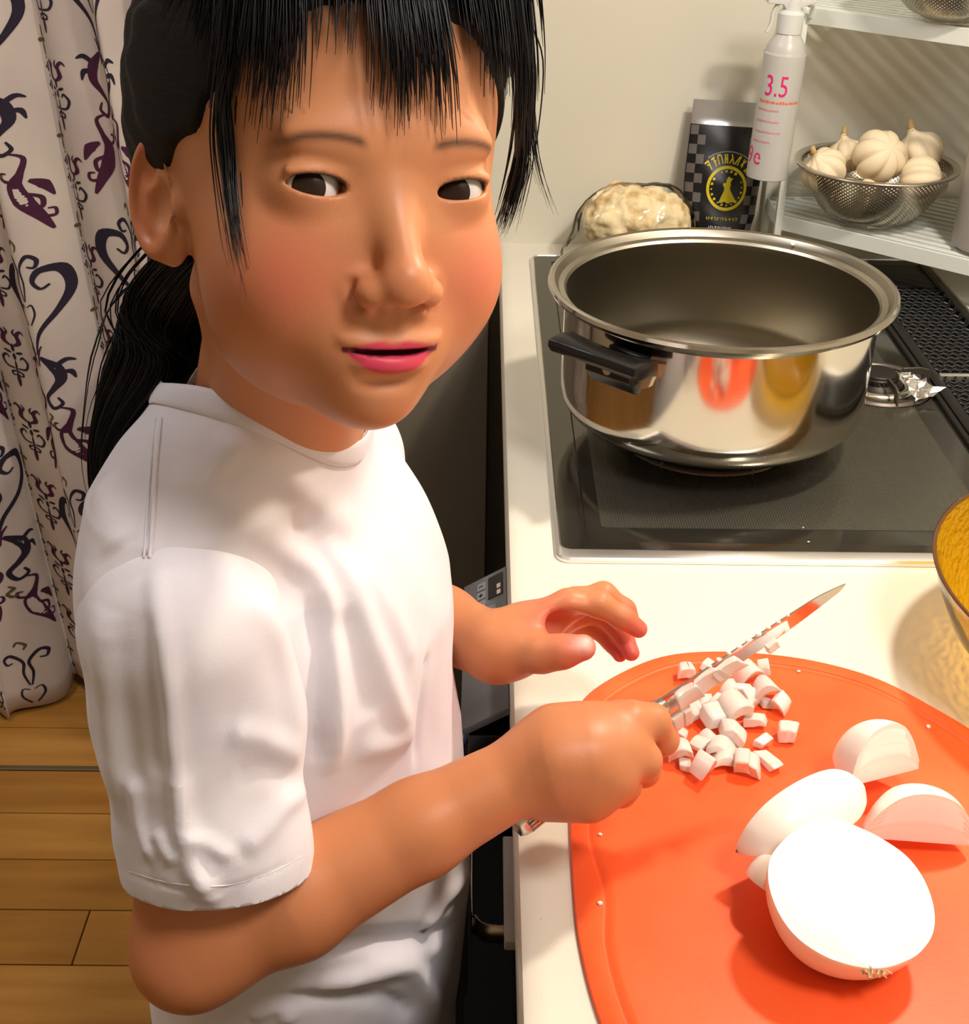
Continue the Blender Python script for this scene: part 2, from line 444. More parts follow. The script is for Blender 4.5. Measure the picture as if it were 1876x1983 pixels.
def beads(u0, v0):
    blob = lambda u, v, rx, ry, *a, **k: globals()['blob'](u, v, rx*1.35, ry*1.35, *a, **k)
    for s in (-1, 1): blob(s*.85, 0, .55, .28, u0, v0, 'o')
    blob(0, 1.3, .26, .95, u0, v0, 'o'); blob(0, -1.3, .26, .95, u0, v0, 'o')
    for k in (0, 1):
        y = -4.4-k*3.0
        for q in ((0, .5), (0, -.5), (.5, 0), (-.5, 0)): blob(q[0], y+q[1], .26, .26, u0, v0, 'd', n=5)
        blob(0, y+1.5, .16, .16, u0, v0, 'd', n=6)
    blob(0, -9.2, .16, .16, u0, v0, 'd', n=6)
PITCH = .172
for c in range(-1, 9):
    ub = .085+c*PITCH
    for r in range(-1, 7):
        big_scroll(ub, -.02+r*.37+(.0 if c % 2 else .05)); leaf_pair(ub, .155+r*.37+(.0 if c % 2 else .05), 'p' if (r+c) % 2 else ('r' if c == 1 else 'p'))
    for r in range(0, 18):
        small_motif(ub+.103, .03+r*.125); beads(ub+.073, .09+r*.125)
for k, nm in (('d', 'scroll_print'), ('p', 'leaf_print'), ('o', 'bead_print'), ('r', 'rose_print')):
    if inkmb[k].f: inkmb[k].build(nm, INK[k], cl, smooth=True)['kind'] = 'stuff'
mb = MB(); mb.tube([(-1.5, CY, 2.25), (-.44, CY, 2.25)], .012, n=12); mb.build('curtain_rod', mat('rod', (90, 80, 70), rough=.4, metal=.7), curtain, smooth=True)

# =================================================================== worktop and units
CZ = .85
ct_m = mat('worktop', (222, 214, 197), rough=.28, spec=.45)
N, L, b = nt(ct_m)
tc = N.new('ShaderNodeTexCoord'); v = N.new('ShaderNodeTexVoronoi'); v.inputs['Scale'].default_value = 95; L.new(tc.outputs['Object'], v.inputs['Vector'])
nz = N.new('ShaderNodeTexNoise'); nz.inputs['Scale'].default_value = 30; L.new(tc.outputs['Object'], nz.inputs['Vector'])
ad = N.new('ShaderNodeMath'); ad.operation = 'MULTIPLY_ADD'; ad.inputs[1].default_value = -.10; ad.inputs[2].default_value = .10; L.new(nz.outputs[0], ad.inputs[0])
lt = N.new('ShaderNodeMath'); lt.operation = 'LESS_THAN'; L.new(v.outputs['Distance'], lt.inputs[0]); L.new(ad.outputs[0], lt.inputs[1])
mx = N.new('ShaderNodeMixRGB'); mx.inputs[1].default_value = lin((222, 215, 199)); mx.inputs[2].default_value = lin((204, 190, 167)); L.new(lt.outputs[0], mx.inputs[0]); L.new(mx.outputs[0], b.inputs['Base Color'])
mb = MB()
prof = [(.66, .81), (.004, .81), (.0, .814), (0, .844), (.002, .8485), (.006, .8505), (.018, .8503), (.022, .8500), (XW, .85)]
prof = [(XW, .81), (.004, .81), (.0, .814), (0, .844), (.0022, .8486), (.007, .8508), (.016, .8506), (.021, .8500), (XW, .8500)]
y0, y1 = -1.9, YW
for x, z in prof: mb.v += [(x, y0, z), (x, y1, z)]
k = len(prof)
for i in range(k): j = (i+1) % k; mb.f.append((2*i, 2*i+1, 2*j+1, 2*j)); mb.mi.append(0)
mb.f += [tuple(2*i for i in range(k)), tuple(2*i+1 for i in range(k))[::-1]]; mb.mi += [0, 0]
wt = mb.build('worktop', ct_m, autos=.5); tag(wt, 'long cream speckled worktop with rounded front edge under the stove and board', 'worktop')
blk = mat('unit_black', (16, 16, 18), rough=.22, spec=.5); blk2 = mat('unit_carcass', (12, 12, 13), rough=.7)
stl = mat('brushed_steel', (.56, .54, .50), rough=.28, metal=1)
unit = empty('base_cabinet', (.35, -.5, 0), 'glossy black kitchen base units below the cream worktop', 'cabinet')
mb = MB(); mb.box((.045, -1.9, .10), (XW-.004, YW-.004, .808)); mb.box((.07, -1.9, 0), (XW-.004, YW-.004, .10)); mb.build('carcass', blk2, unit)
for i, (a, b_) in enumerate([(-1.9, -1.42), (-1.415, -.94), (-.935, -.46), (-.455, -.005)]):
    mb = MB(); mb.box((.024, a, .42), (.044, b_, .795)); d = mb.build('door', blk, unit, bevel=.002)
    mb = MB(); mb.box((.024, a, .11), (.044, b_, .415)); mb.build('drawer', blk, unit, bevel=.002)
mb = MB(); mb.box((.024, .0, .11), (.044, .745, .30)); mb.build('drawer', blk, unit, bevel=.002)
mb = MB(); mb.box((.026, .0, .31), (.044, .745, .80)); mb.build('grill_front', blk, unit, bevel=.002)
# steel bracket bar on the unit front
mb = MB()
pts = catmull([(.022, -.218, .662), (-.012, -.219, .662), (-.023, -.210, .662), (-.026, -.19, .662), (-.026, .02, .662), (-.023, .040, .662), (-.012, .049, .662), (.022, .048, .662)], 5)
for i, p in enumerate(pts):
    t = (pts[min(i+1, len(pts)-1)]-pts[max(i-1, 0)]).normalized(); nn = Vector((-t.y, t.x, 0))
    for s, h in ((-1, -.009), (-1, .009), (1, .009), (1, -.009)): mb.v.append(tuple(p+nn*.0012*s+Vector((0, 0, h))))
for i in range(len(pts)-1):
    for j in range(4): mb.f.append((i*4+j, i*4+(j+1) % 4, (i+1)*4+(j+1) % 4, (i+1)*4+j)); mb.mi.append(0)
mb.build('handle', mat('warm_steel', (.50, .44, .36), rough=.3, metal=1), unit, smooth=True)
mb = MB(); mb.box((-.006, -.355, .796), (.012, -.265, .8035)); mb.build('catch', mat('catch_grey', (150, 150, 150), rough=.4), unit, bevel=.001)
# navy towel on the bar
tw = mat('towel_navy', (16, 22, 78), rough=1, sheen=.4); bump(tw, 500, .6, .002)
mb = MB(); nu, nv = 36, 24
for i in range(nu+1):
    y = -.155+.175*i/nu
    for j in range(nv+1):
        t = j/nv; z = .676-.26*t
        mb.v.append((-.0355-.0030*math.sin(i*.55+.3)-.002*t*math.sin(i*.9), y+.006*math.sin(j*.4), z))
for i in range(nu):
    for j in range(nv): a = i*(nv+1)+j; mb.f.append((a, a+1, a+nv+2, a+nv+1)); mb.mi.append(0)
o = mb.build('towel', tw, smooth=True); md = o.modifiers.new('thick', 'SOLIDIFY'); md.thickness = .003; md.offset = 0
tag(o, 'navy blue towel hanging from the steel bar on the black units', 'towel')
# charcoal low cabinet against the end wall
cb = mat('charcoal_board', (112, 104, 90), rough=.42, spec=.4); mottle(cb, (106, 98, 85), (116, 108, 94), 4, 3)
sc_ = empty('storage_cabinet', (-.2, .72, 0), 'dark charcoal low cabinet against the end wall left of the worktop', 'cabinet')
mb = MB(); mb.box((-.40, .645, .05), (-.012, YW-.003, .815)); mb.box((-.39, .66, 0), (-.02, YW, .05)); mb.build('carcass', cb, sc_, bevel=.002)
mb = MB(); mb.box((-.398, .625, .055), (-.208, .644, .81)); mb.build('door', cb, sc_, bevel=.0015)
mb = MB(); mb.box((-.204, .625, .055), (-.014, .644, .81)); mb.build('door', cb, sc_, bevel=.0015)
mat_m = mat('mat_black', (14, 14, 15), rough=1); bump(mat_m, 300, .5, .002)  # black sheet painted in for the shadowed floor before the units
mb = MB(); mb.box((-.33, -1.25, 0), (.066, .60, .006)); tag(mb.build('kitchen_mat', mat_m, bevel=.002), 'black kitchen mat on the floor along the base units', 'mat')
# =================================================================== the built-in hob
hob = empty('gas_hob', (.30, .375, CZ), 'black glass built-in gas hob with steel rim and rear vent grille', 'hob')
def rrect(x0, x1, y0, y1, r, n=8):
    out = []
    for cx, cy, a0 in ((x1-r, y1-r, 0), (x0+r, y1-r, PI/2), (x0+r, y0+r, PI), (x1-r, y0+r, 1.5*PI)):
        for i in range(n+1):
            a = a0+PI/2*i/n; out.append((cx+r*math.cos(a), cy+r*math.sin(a)))
    return out
def ringplate(loops, caps=True):
    """loops: list of (polygon, z) joined in turn"""
    mb = MB(); n = len(loops[0][0])
    for poly, z in loops: mb.v += [(x, y, z) for x, y in poly]
    for i in range(len(loops)-1):
        for j in range(n): mb.f.append((i*n+j, i*n+(j+1) % n, (i+1)*n+(j+1) % n, (i+1)*n+j)); mb.mi.append(0)
    if caps: mb.f.append(tuple(range((len(loops)-1)*n, len(loops)*n))); mb.mi.append(0)
    return mb
x0, x1, y0, y1 = .0395, .559, .0005, .7500
rim_m = mat('hob_rim', (.88, .87, .85), rough=.38, metal=1)
rr_ = rrect
L_ = [(rr_(x0, x1, y0, y1, .012), CZ+.0003), (rr_(x0, x1, y0, y1, .012), CZ+.0030), (rr_(x0+.0015, x1-.0015, y0+.0015, y1-.0015, .011), CZ+.0050), (rr_(x0+.0035, x1-.0035, y0+.0100, y1-.0035, .010), CZ+.0066), (rr_(x0+.0048, x1-.0048, y0+.0135, y1-.0048, .009), CZ+.0056), (rr_(x0+.0055, x1-.0055, y0+.0145, y1-.0055, .009), CZ+.0035)]
ringplate(L_, False).build('steel_rim', rim_m, hob, autos=.6)
gl = mat('hob_glass', (.10, .093, .076), rough=.09, metal=.85, spec=.6)
gx0, gx1, gy0, gy1 = x0+.0045, x1-.0045, y0+.0130, y1-.0045
# glass: a raised step runs round the cooking field
L_ = [(rr_(gx0, gx1, gy0, gy1, .010), CZ+.0035), (rr_(gx0, gx1, gy0, gy1, .010), CZ+.0050), (rr_(gx0+.022, gx1-.02, gy0+.013, gy1-.02, .008), CZ+.0052), (rr_(gx0+.0235, gx1-.0215, gy0+.0145, gy1-.0215, .007), CZ+.0040), (rr_(gx0+.0245, gx1-.0225, gy0+.0160, gy1-.0225, .007), CZ+.0040)]
ringplate(L_).build('glass_top', gl, hob, autos=.4)
# dotted anti-slip field, fine relief
tx = mat('dot_field', (.125, .116, .092), rough=.22, metal=.8, spec=.5)
N, L, b = nt(tx); tc = N.new('ShaderNodeTexCoord'); mp = N.new('ShaderNodeMapping'); mp.inputs['Rotation'].default_value = (0, 0, .785)
L.new(tc.outputs['Object'], mp.inputs[0]); ck = N.new('ShaderNodeTexChecker'); ck.inputs['Scale'].default_value = 640; ck.inputs[1].default_value = (1, 1, 1, 1); ck.inputs[2].default_value = (0, 0, 0, 1)
L.new(mp.outputs[0], ck.inputs[0]); rm = N.new('ShaderNodeMapRange'); rm.inputs[3].default_value = .16; rm.inputs[4].default_value = .5; L.new(ck.outputs[1], rm.inputs[0]); L.new(rm.outputs[0], b.inputs['Roughness'])
bp = N.new('ShaderNodeBump'); bp.inputs['Strength'].default_value = .25; bp.inputs['Distance'].default_value = .0004; L.new(ck.outputs[1], bp.inputs['Height']); L.new(bp.outputs[0], b.inputs['Normal'])
mb = MB(); mb.prism(rr_(.080, .415, .052, .70, .004), CZ+.0040, CZ+.0043); mb.build('dotted_field', tx, hob)
# vent at the rear
vx0, vx1 = .452, .538
fr = mat('vent_frame', (40, 38, 36), rough=.35, metal=.6); bk = mat('vent_black', (10, 10, 10), rough=.5)
mb = MB(); mb.box((vx0-.010, .045, CZ+.004), (vx0-.004, .72, CZ+.0085)); mb.box((vx0-.0035, .045, CZ+.004), (vx0+.0085, .72, CZ+.0100)); mb.box((vx1, .045, CZ+.004), (vx1+.006, .72, CZ+.009)); mb.box((vx0, .64, CZ+.004), (vx1+.006, .72, CZ+.0075)); mb.build('vent_frame', fr, hob, bevel=.001)['kind'] = 'stuff'
mb = MB(); mb.box((vx0+.008, .05, CZ+.0042), (vx1, .64, CZ+.0046)); mb.build('vent_tray', bk, hob)
en = mat('vent_enamel', (20, 20, 21), rough=.3, spec=.6)
mb = MB()
dx, dy = .0105, .0105
nx_ = int((vx1-vx0-.012)/dx); ny_ = int((.63-.055)/dy)
for i in range(nx_+1):
    x = vx0+.012+i*dx
    pts = [(x+.0028*(1 if j % 2 else -1), .055+j*dy, CZ+.0085+.0012*(j % 2)) for j in range(ny_+1)]
    mb.tube(pts, .0016, n=5, cap=False)
for j in range(ny_+1):
    y = .055+j*dy
    if abs(y-.365) < .008: continue
    pts = [(vx0+.008+i*dx*.5, y+.0015*(1 if (i+j) % 2 else -1), CZ+.0085+.0016*((i+j) % 2)) for i in range(int((vx1-vx0-.008)/(dx*.5))+1)]
    mb.tube(pts, .0016, n=5, cap=False)
o = mb.build('vent_grille', en, hob, smooth=True); o['kind'] = 'stuff'
mb = MB(); mb.box((vx0+.008, .362, CZ+.006), (vx1, .368, CZ+.0118)); mb.box((vx0+.009, .630, CZ+.006), (vx0+.035, .634, CZ+.011)); mb.build('vent_bar', rim_m, hob, bevel=.0008)['kind'] = 'stuff'
# burners
cast = mat('burner_cast', (60, 56, 50), rough=.45, metal=.8); capm = mat('burner_cap', (24, 20, 18), rough=.5); ringm = mat('drip_ring', (.70, .66, .58), rough=.2, metal=1)
tr_m = mat('trivet', (96, 88, 80), rough=.4, metal=.7)
def burner(cx, cy, r, arms, arm_r, name='burner'):
    mb = MB(); z = CZ+.004
    mb.lathe([(r+.014, z), (r+.014, z+.003), (r+.010, z+.0055), (r+.004, z+.0045), (r+.001, z+.002)], 56, (cx, cy, 0)); b = mb.build('drip_ring', ringm, hob, smooth=True); S=.62
    mb = MB(); mb.lathe([(r, z), (r*.98, z+.004), (r*.70, z+.006), (r*.68, z+.008), (r*.78, z+.010), (r*.78, z+.012), (r*.60, z+.013), (0, z+.013)], 48, (cx, cy, 0)); mb.build('burner_base', cast, hob, smooth=True)
    mb = MB(); mb.lathe([(r*.70, z+.0120), (r*.72, z+.0140), (r*.62, z+.0158), (0, z+.0162)], 48, (cx, cy, 0)); c_ = mb.build('burner_cap', capm, hob, smooth=True)
    mb = MB()
    for k in range(28):
        a = 2*PI*k/28; mb.box((-.0012, r*.74, z+.0085), (.0012, r*.79, z+.0120), rotz(a), (cx, cy, 0))
    mb.build('burner_teeth', capm, c_)['kind'] = 'stuff'
    tv_ = []
    for a in arms:
        mb = MB(); R = rotz(a); th = .0013
        prof = [(.010+r*.55, z+.019), (arm_r-.006, z+.019), (arm_r+.004, z+.016), (arm_r+.006, z), (arm_r-.001, z), (arm_r-.004, z+.011), (r*.9, z+.0145), (.010+r*.55, z+.0155)]
        vs = [R @ Vector((x, -th, zz))+Vector((cx, cy, 0)) for x, zz in prof]+[R @ Vector((x, th, zz))+Vector((cx, cy, 0)) for x, zz in prof]
        n = len(prof); mb.add(vs, [tuple(range(n)), tuple(range(n, 2*n))[::-1]]+[(i, n+i, n+(i+1) % n, (i+1) % n) for i in range(n)])
        mb.build('trivet_arm', tr_m, hob, bevel=.0004, seg=1)
    mb = MB(); mb.lathe([(arm_r-.002, z+.001), (arm_r-.001, z+.004), (arm_r+.004, z+.004), (arm_r+.006, z+.001)], 64, (cx, cy, 0)); mb.build('trivet_ring', tr_m, hob, smooth=True)
PX, PY = .194, .228
burner(PX, PY, .042, [PI/6+PI/3*k+.4 for k in range(6)], .078)
burner(.392, .352, .026, [.1+PI/2*k for k in range(4)], .050)
burner(.23, .58, .042, [PI/6+PI/3*k for k in range(6)], .078)
# crumpled foil hung on the rear trivet
foil_m = mat('foil', (.80, .80, .80), rough=.22, metal=1)
mb = MB(); rnd = random.Random(11); n = 9
P0 = Vector((.416, .330, CZ+.026)); 
for i in range(n+1):
    for j in range(7):
        t = i/n; s = j/6
        mb.v.append((P0.x-.008+.030*t*s+.010*t+rnd.gauss(0, .0014), P0.y-.012*t+.014*(s-.5)-.010*t*t+rnd.gauss(0, .0014), P0.z-.020*t+.012*s*t+rnd.gauss(0, .0015)))
for i in range(n):
    for j in range(6): a = i*7+j; mb.f.append((a, a+1, a+8, a+7)); mb.mi.append(0)
o = mb.build('foil_scrap', foil_m, None); md = o.modifiers.new('thick', 'SOLIDIFY'); md.thickness = .0003
tag(o, 'crumpled piece of silver foil by the small rear burner', 'foil')
# pop-out control panel below the worktop edge
gp = mat('panel_grey', (92, 92, 96), rough=.35, spec=.5); gk = mat('panel_black', (8, 8, 9), rough=.25); gb = mat('key_grey', (118, 118, 122), rough=.45); gw = mat('led', (215, 200, 190), rough=.3)
ctl = empty('control_panel', (-.01, -.06, .70), 'tilted grey control panel with small keys popped out below the worktop edge', 'control panel')
A = Vector((-.001, 0, .8275)); B = Vector((-.036, 0, .8060)); ex = (A-B).normalized(); ez = Vector((0, 1, 0)); nn_ = ex.cross(ez).normalized()
if nn_.z < 0: nn_ = -nn_
def pp(a, y, h=0): return B+ex*a+Vector((0, y, 0))+nn_*h      # a: across the panel, y: along the worktop
W_ = (A-B).length
def pbox(mb, a0, a1, y0, y1, h0, h1):
    vs = [pp(a, y, h) for h in (h0, h1) for a, y in ((a0, y0), (a1, y0), (a1, y1), (a0, y1))]
    mb.add(vs, [(0, 3, 2, 1), (4, 5, 6, 7), (0, 1, 5, 4), (1, 2, 6, 5), (2, 3, 7, 6), (3, 0, 4, 7)])
mb = MB(); pbox(mb, 0, W_, -.16, .031, -.006, 0); panel = mb.build('key_plate', gp, ctl, bevel=.0008)
mb = MB(); mb.box((-.030, -.158, .700), (.022, -.003, .800)); mb.build('panel_housing', gk, ctl, bevel=.002)
def key(a0, a1, y0, y1): 
    mb = MB(); pbox(mb, a0, a1, y0, y1, 0, .0007); mb.build('key', gb, panel, bevel=.0002, seg=1)
for r in range(7):
    y = .022-r*.0135
    key(.0135, .0215, y-.0105, y)
    if r > 2: key(.0235, .0315, y-.0105, y)
mb = MB(); pbox(mb, .0245, .0385, -.008, .024, .0001, .0006); mb.build('display', gk, panel)
mb = MB(); pbox(mb, .0330, .0365, .002, .008, .0006, .0012); pbox(mb, .0330, .0365, -.007, -.001, .0006, .0012); mb.build('light', gw, panel)
mb = MB()
pbox(mb, .0155, .0195, .0160, .0172, .0007, .0010)                                     # minus
pbox(mb, .0155, .0195, .0024, .0036, .0007, .0010); pbox(mb, .0169, .0181, .0008, .0052, .0007, .0010)   # plus
for r in range(2, 7):
    y = .017-r*.0135; pbox(mb, .0162, .0190, y-.0026, y-.0004, .0007, .0010)
    if r > 2: pbox(mb, .0262, .0290, y-.0030, y, .0007, .0010)
for k in range(4): pbox(mb, .0040+.0022*(k % 2), .0058+.0022*(k % 2), -.060-.0024*(k//2), -.0582-.0024*(k//2), .0, .0004)
mb.build('key_marks', gk, panel)['kind'] = 'stuff'
# =================================================================== the pot
ss = mat('pot_steel', (.58, .545, .48), rough=.13, metal=1)
N, L, b = nt(ss); b.inputs['Anisotropic'].default_value = .0
tc = N.new('ShaderNodeTexCoord'); mp = N.new('ShaderNodeMapping'); mp.inputs['Scale'].default_value = (4, 4, 260); L.new(tc.outputs['Object'], mp.inputs[0])
nz = N.new('ShaderNodeTexNoise'); nz.inputs['Scale'].default_value = 6; L.new(mp.outputs[0], nz.inputs[0]); rm = N.new('ShaderNodeMapRange'); rm.inputs[3].default_value = .07; rm.inputs[4].default_value = .15; L.new(nz.outputs[0], rm.inputs[0]); L.new(rm.outputs[0], b.inputs['Roughness'])
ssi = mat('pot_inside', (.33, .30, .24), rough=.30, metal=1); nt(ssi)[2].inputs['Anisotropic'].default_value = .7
pot = empty('cooking_pot', (PX, PY, CZ+.0233), 'large stainless steel pot with black side handles standing on the hob', 'pot')
ZB = CZ+.0233; H_ = 1.0113-ZB
out = [(0, .000), (.092, .000), (.096, .002), (.100, .005), (.118, .0080), (.130, .0130), (.1375, .0200), (.1408, .0280), (.1418, .036), (.1420, .050), (.1415, H_-.016), (.1435, H_-.0125), (.1500, H_-.0105), (.1555, H_-.0080), (.1575, H_-.0045), (.1568, H_-.0012), (.1545, H_)]
inn = [(.1545, H_), (.1515, H_-.0012), (.1490, H_-.0045), (.1475, H_-.0070), (.1450, H_-.0078), (.1425, H_-.0085), (.1405, H_-.0110), (.1395, H_-.020), (.1385, .048), (.134, .030), (.122, .014), (.100, .006), (0, .005)]
mb = MB(); mb.lathe(out, 128, (PX, PY, ZB)); mb.build('pot_body', ss, pot, autos=.5)
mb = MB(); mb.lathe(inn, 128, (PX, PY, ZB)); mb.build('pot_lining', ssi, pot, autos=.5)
bake = mat('bakelite', (14, 14, 16), rough=.28, spec=.55); bump(bake, 400, .15, .0006)
def pot_handle(ang):
    er = Vector((math.cos(ang), math.sin(ang), 0)); et = Vector((-er.y, er.x, 0)); c = Vector((PX, PY, CZ+.1365))+er*.003
    def q(r, t, z): return c+er*r+et*t+Vector((0, 0, z))
    # grip: a wide slab with a concave outer edge, thin at the rim
    mb = MB(); tp = []; bt = []
    n = 13
    for i in range(n):
        s = -1+2*i/(n-1); t = s*.046
        ro = .182-.006*(1-s*s)+.002*abs(s); ri = .152+.000*abs(s)
        tp.append((ro, ri, t, .004*(abs(s)**2)))
    loops = []
    for ro, ri, t, dz in tp:
        loops.append([q(ri, t, .004+dz), q((ri+ro)/2, t, .0075+dz), q(ro, t, .006+dz), q(ro+.001, t, .000+dz), q(ro-.003, t, -.006+dz), q(ri, t, -.006)])
    for lp in loops: mb.v += [tuple(v) for v in lp]
    for i in range(n-1):
        for j in range(6): mb.f.append((i*6+j, i*6+(j+1) % 6, (i+1)*6+(j+1) % 6, (i+1)*6+j)); mb.mi.append(0)
    mb.f += [tuple(range(6))[::-1], tuple((n-1)*6+j for j in range(6))]; mb.mi += [0, 0]
    h = mb.build('handle', bake, pot, bevel=.0012)
    mb = MB()
    vs = []
    for t in (-.024, .024):
        for r, z in ((.143, -.004), (.160, -.004), (.160, -.018), (.152, -.030), (.143, -.032)): vs.append(tuple(q(r, t, z)))
    mb.add(vs, [(4, 3, 2, 1, 0), (5, 6, 7, 8, 9)]+[(i, (i+1) % 5, 5+(i+1) % 5, 5+i) for i in range(5)])
    mb.build('handle_bracket', bake, h, bevel=.0012)
    mb = MB(); c2 = q(.1600, 0, -.012); mb.tube([c2, c2+er*.0015], .0042, n=14); mb.build('screw', stl, h, smooth=False)
    mb = MB(); vs = [tuple(q(r, t, z)) for r in (.1415, .1590) for t, z in ((.012, -.007), (.040, -.007), (.036, -.022), (.014, -.024))]
    vs = [tuple(q(r, t, z)) for r, t, z in ((.1425, .026, -.007), (.1440, .040, -.008), (.1440, .036, -.020), (.1425, .028, -.024), (.1500, .026, -.007), (.1500, .040, -.008), (.1500, .036, -.020), (.1500, .028, -.024))]
    mb.add(vs, [(0, 3, 2, 1), (4, 5, 6, 7), (0, 1, 5, 4), (1, 2, 6, 5), (2, 3, 7, 6), (3, 0, 4, 7)]); mb.build('metal_tab', mat('tab', (.66, .55, .38), rough=.3, metal=1), h)
HA = math.radians(227)
pot_handle(HA); pot_handle(HA+PI)
mb = MB(); p = h_ = None
cr_ = random.Random(2)
def crumb(name_, c, s, m, label=None, group=None):
    mb = MB(); bm = bmesh.new(); bmesh.ops.create_icosphere(bm, subdivisions=1, radius=s)
    for v in bm.verts: v.co = Vector((v.co.x*cr_.uniform(.7, 1.3), v.co.y*cr_.uniform(.6, 1.2), v.co.z*cr_.uniform(.5, .9)))+Vector(c)
    me = bpy.data.meshes.new(name_); bm.to_mesh(me); bm.free(); o = link(name_, me, m)
    if label: tag(o, label, 'onion', group)
    return o
# =================================================================== corner rack
wht = mat('rack_white', (226, 230, 222), rough=.35, spec=.45)
rack = empty('corner_rack', (.5, .65, CZ), 'white two-tier metal corner rack with slatted shelves in the worktop corner', 'rack')
RL, RB, RC, RRt = (.352, .722), (.352, .800), (.688, .800), (.688, .430)
def tier(z, nm):
    P = [RL, RRt, RC, RB]
    t = .0022
    mb = MB()
    for a, b_ in zip(P, P[1:]+P[:1]):
        a = Vector((*a, 0)); b_ = Vector((*b_, 0)); d = (b_-a).normalized(); n = Vector((-d.y, d.x, 0))
        vs = []
        for zz in (z-.019, z):
            for s in (0, 1):
                for q in ((a, b_) if s == 0 else (b_, a)): pass
            vs += [a-n*t/2+Vector((0, 0, zz)), b_-n*t/2+Vector((0, 0, zz)), b_+n*t/2+Vector((0, 0, zz)), a+n*t/2+Vector((0, 0, zz))]
        mb.add(vs, [(0, 3, 2, 1), (4, 5, 6, 7), (0, 1, 5, 4), (1, 2, 6, 5), (2, 3, 7, 6), (3, 0, 4, 7)])
    fr_ = mb.build(nm, wht, rack, bevel=.0006, seg=1)
    # slats run parallel to the slanting front
    d = (Vector((*RRt, 0))-Vector((*RL, 0))).normalized(); n = Vector((-d.y, d.x, 0))
    k = 0; off = .016
    while off < .30:
        o = Vector((*RL, 0))+n*off; ts = []
        # clip to the rectangle
        lo, hi = -1, 1
        for ax, mn, mxx in ((0, .353, .687), (1, .43, .799)):
            t0, t1 = sorted(((mn-o[ax])/d[ax], (mxx-o[ax])/d[ax])); lo = max(lo, t0); hi = min(hi, t1)
        if hi-lo > .03:
            a = o+d*lo; b_ = o+d*hi; w_ = .0042
            mb = MB(); vs = []
            for zz in (z-.005, z-.0012):
                vs += [a-n*w_+Vector((0, 0, zz)), b_-n*w_+Vector((0, 0, zz)), b_+n*w_+Vector((0, 0, zz)), a+n*w_+Vector((0, 0, zz))]
            mb.add(vs, [(0, 3, 2, 1), (4, 5, 6, 7), (0, 1, 5, 4), (1, 2, 6, 5), (2, 3, 7, 6), (3, 0, 4, 7)]); mb.build('slat', wht, rack, bevel=.0005, seg=1)
        off += .0165
T1, T2 = .921, 1.170
tier(T1, 'lower_shelf'); tier(T2, 'upper_shelf')
for (x, y) in (RL, RB, RC, RRt):
    mb = MB(); mb.box((x-.0045, y-.0045, CZ+(.0072 if (x, y) == RL else .0004)), (x+.0045, y+.0045, T2)); mb.build('post', wht, rack, bevel=.001)

# =================================================================== colanders
def perforated(nm, rgb, hole, scale):
    m = mat(nm, rgb, rough=.28, metal=1); N, L, b = nt(m)
    uv = N.new('ShaderNodeUVMap'); mp = N.new('ShaderNodeMapping'); mp.inputs['Rotation'].default_value = (0, 0, .785); mp.inputs['Scale'].default_value = scale
    L.new(uv.outputs[0], mp.inputs[0]); fr_ = N.new('ShaderNodeVectorMath'); fr_.operation = 'FRACTION'; L.new(mp.outputs[0], fr_.inputs[0])
    ds = N.new('ShaderNodeVectorMath'); ds.operation = 'DISTANCE'; ds.inputs[1].default_value = (.5, .5, 0)
    L.new(fr_.outputs[0], ds.inputs[0]); lt = N.new('ShaderNodeMath'); lt.operation = 'GREATER_THAN'; lt.inputs[1].default_value = hole; L.new(ds.outputs['Value'], lt.inputs[0])
    # the plain base and rim carry no holes
    sx = N.new('ShaderNodeSeparateXYZ'); L.new(uv.outputs[0], sx.inputs[0])
    g1 = N.new('ShaderNodeMath'); g1.operation = 'LESS_THAN'; g1.inputs[1].default_value = .02; L.new(sx.outputs[1], g1.inputs[0])
    g2 = N.new('ShaderNodeMath'); g2.operation = 'GREATER_THAN'; g2.inputs[1].default_value = .30; L.new(sx.outputs[1], g2.inputs[0])
    mx1 = N.new('ShaderNodeMath'); mx1.operation = 'MAXIMUM'; L.new(lt.outputs[0], mx1.inputs[0]); L.new(g1.outputs[0], mx1.inputs[1])
    mx2 = N.new('ShaderNodeMath'); mx2.operation = 'MAXIMUM'; L.new(mx1.outputs[0], mx2.inputs[0]); L.new(g2.outputs[0], mx2.inputs[1])
    L.new(mx2.outputs[0], b.inputs['Alpha'])
    return m
mesh_m = perforated('colander_steel', (.50, .46, .38), .25, (300, 300, 1))
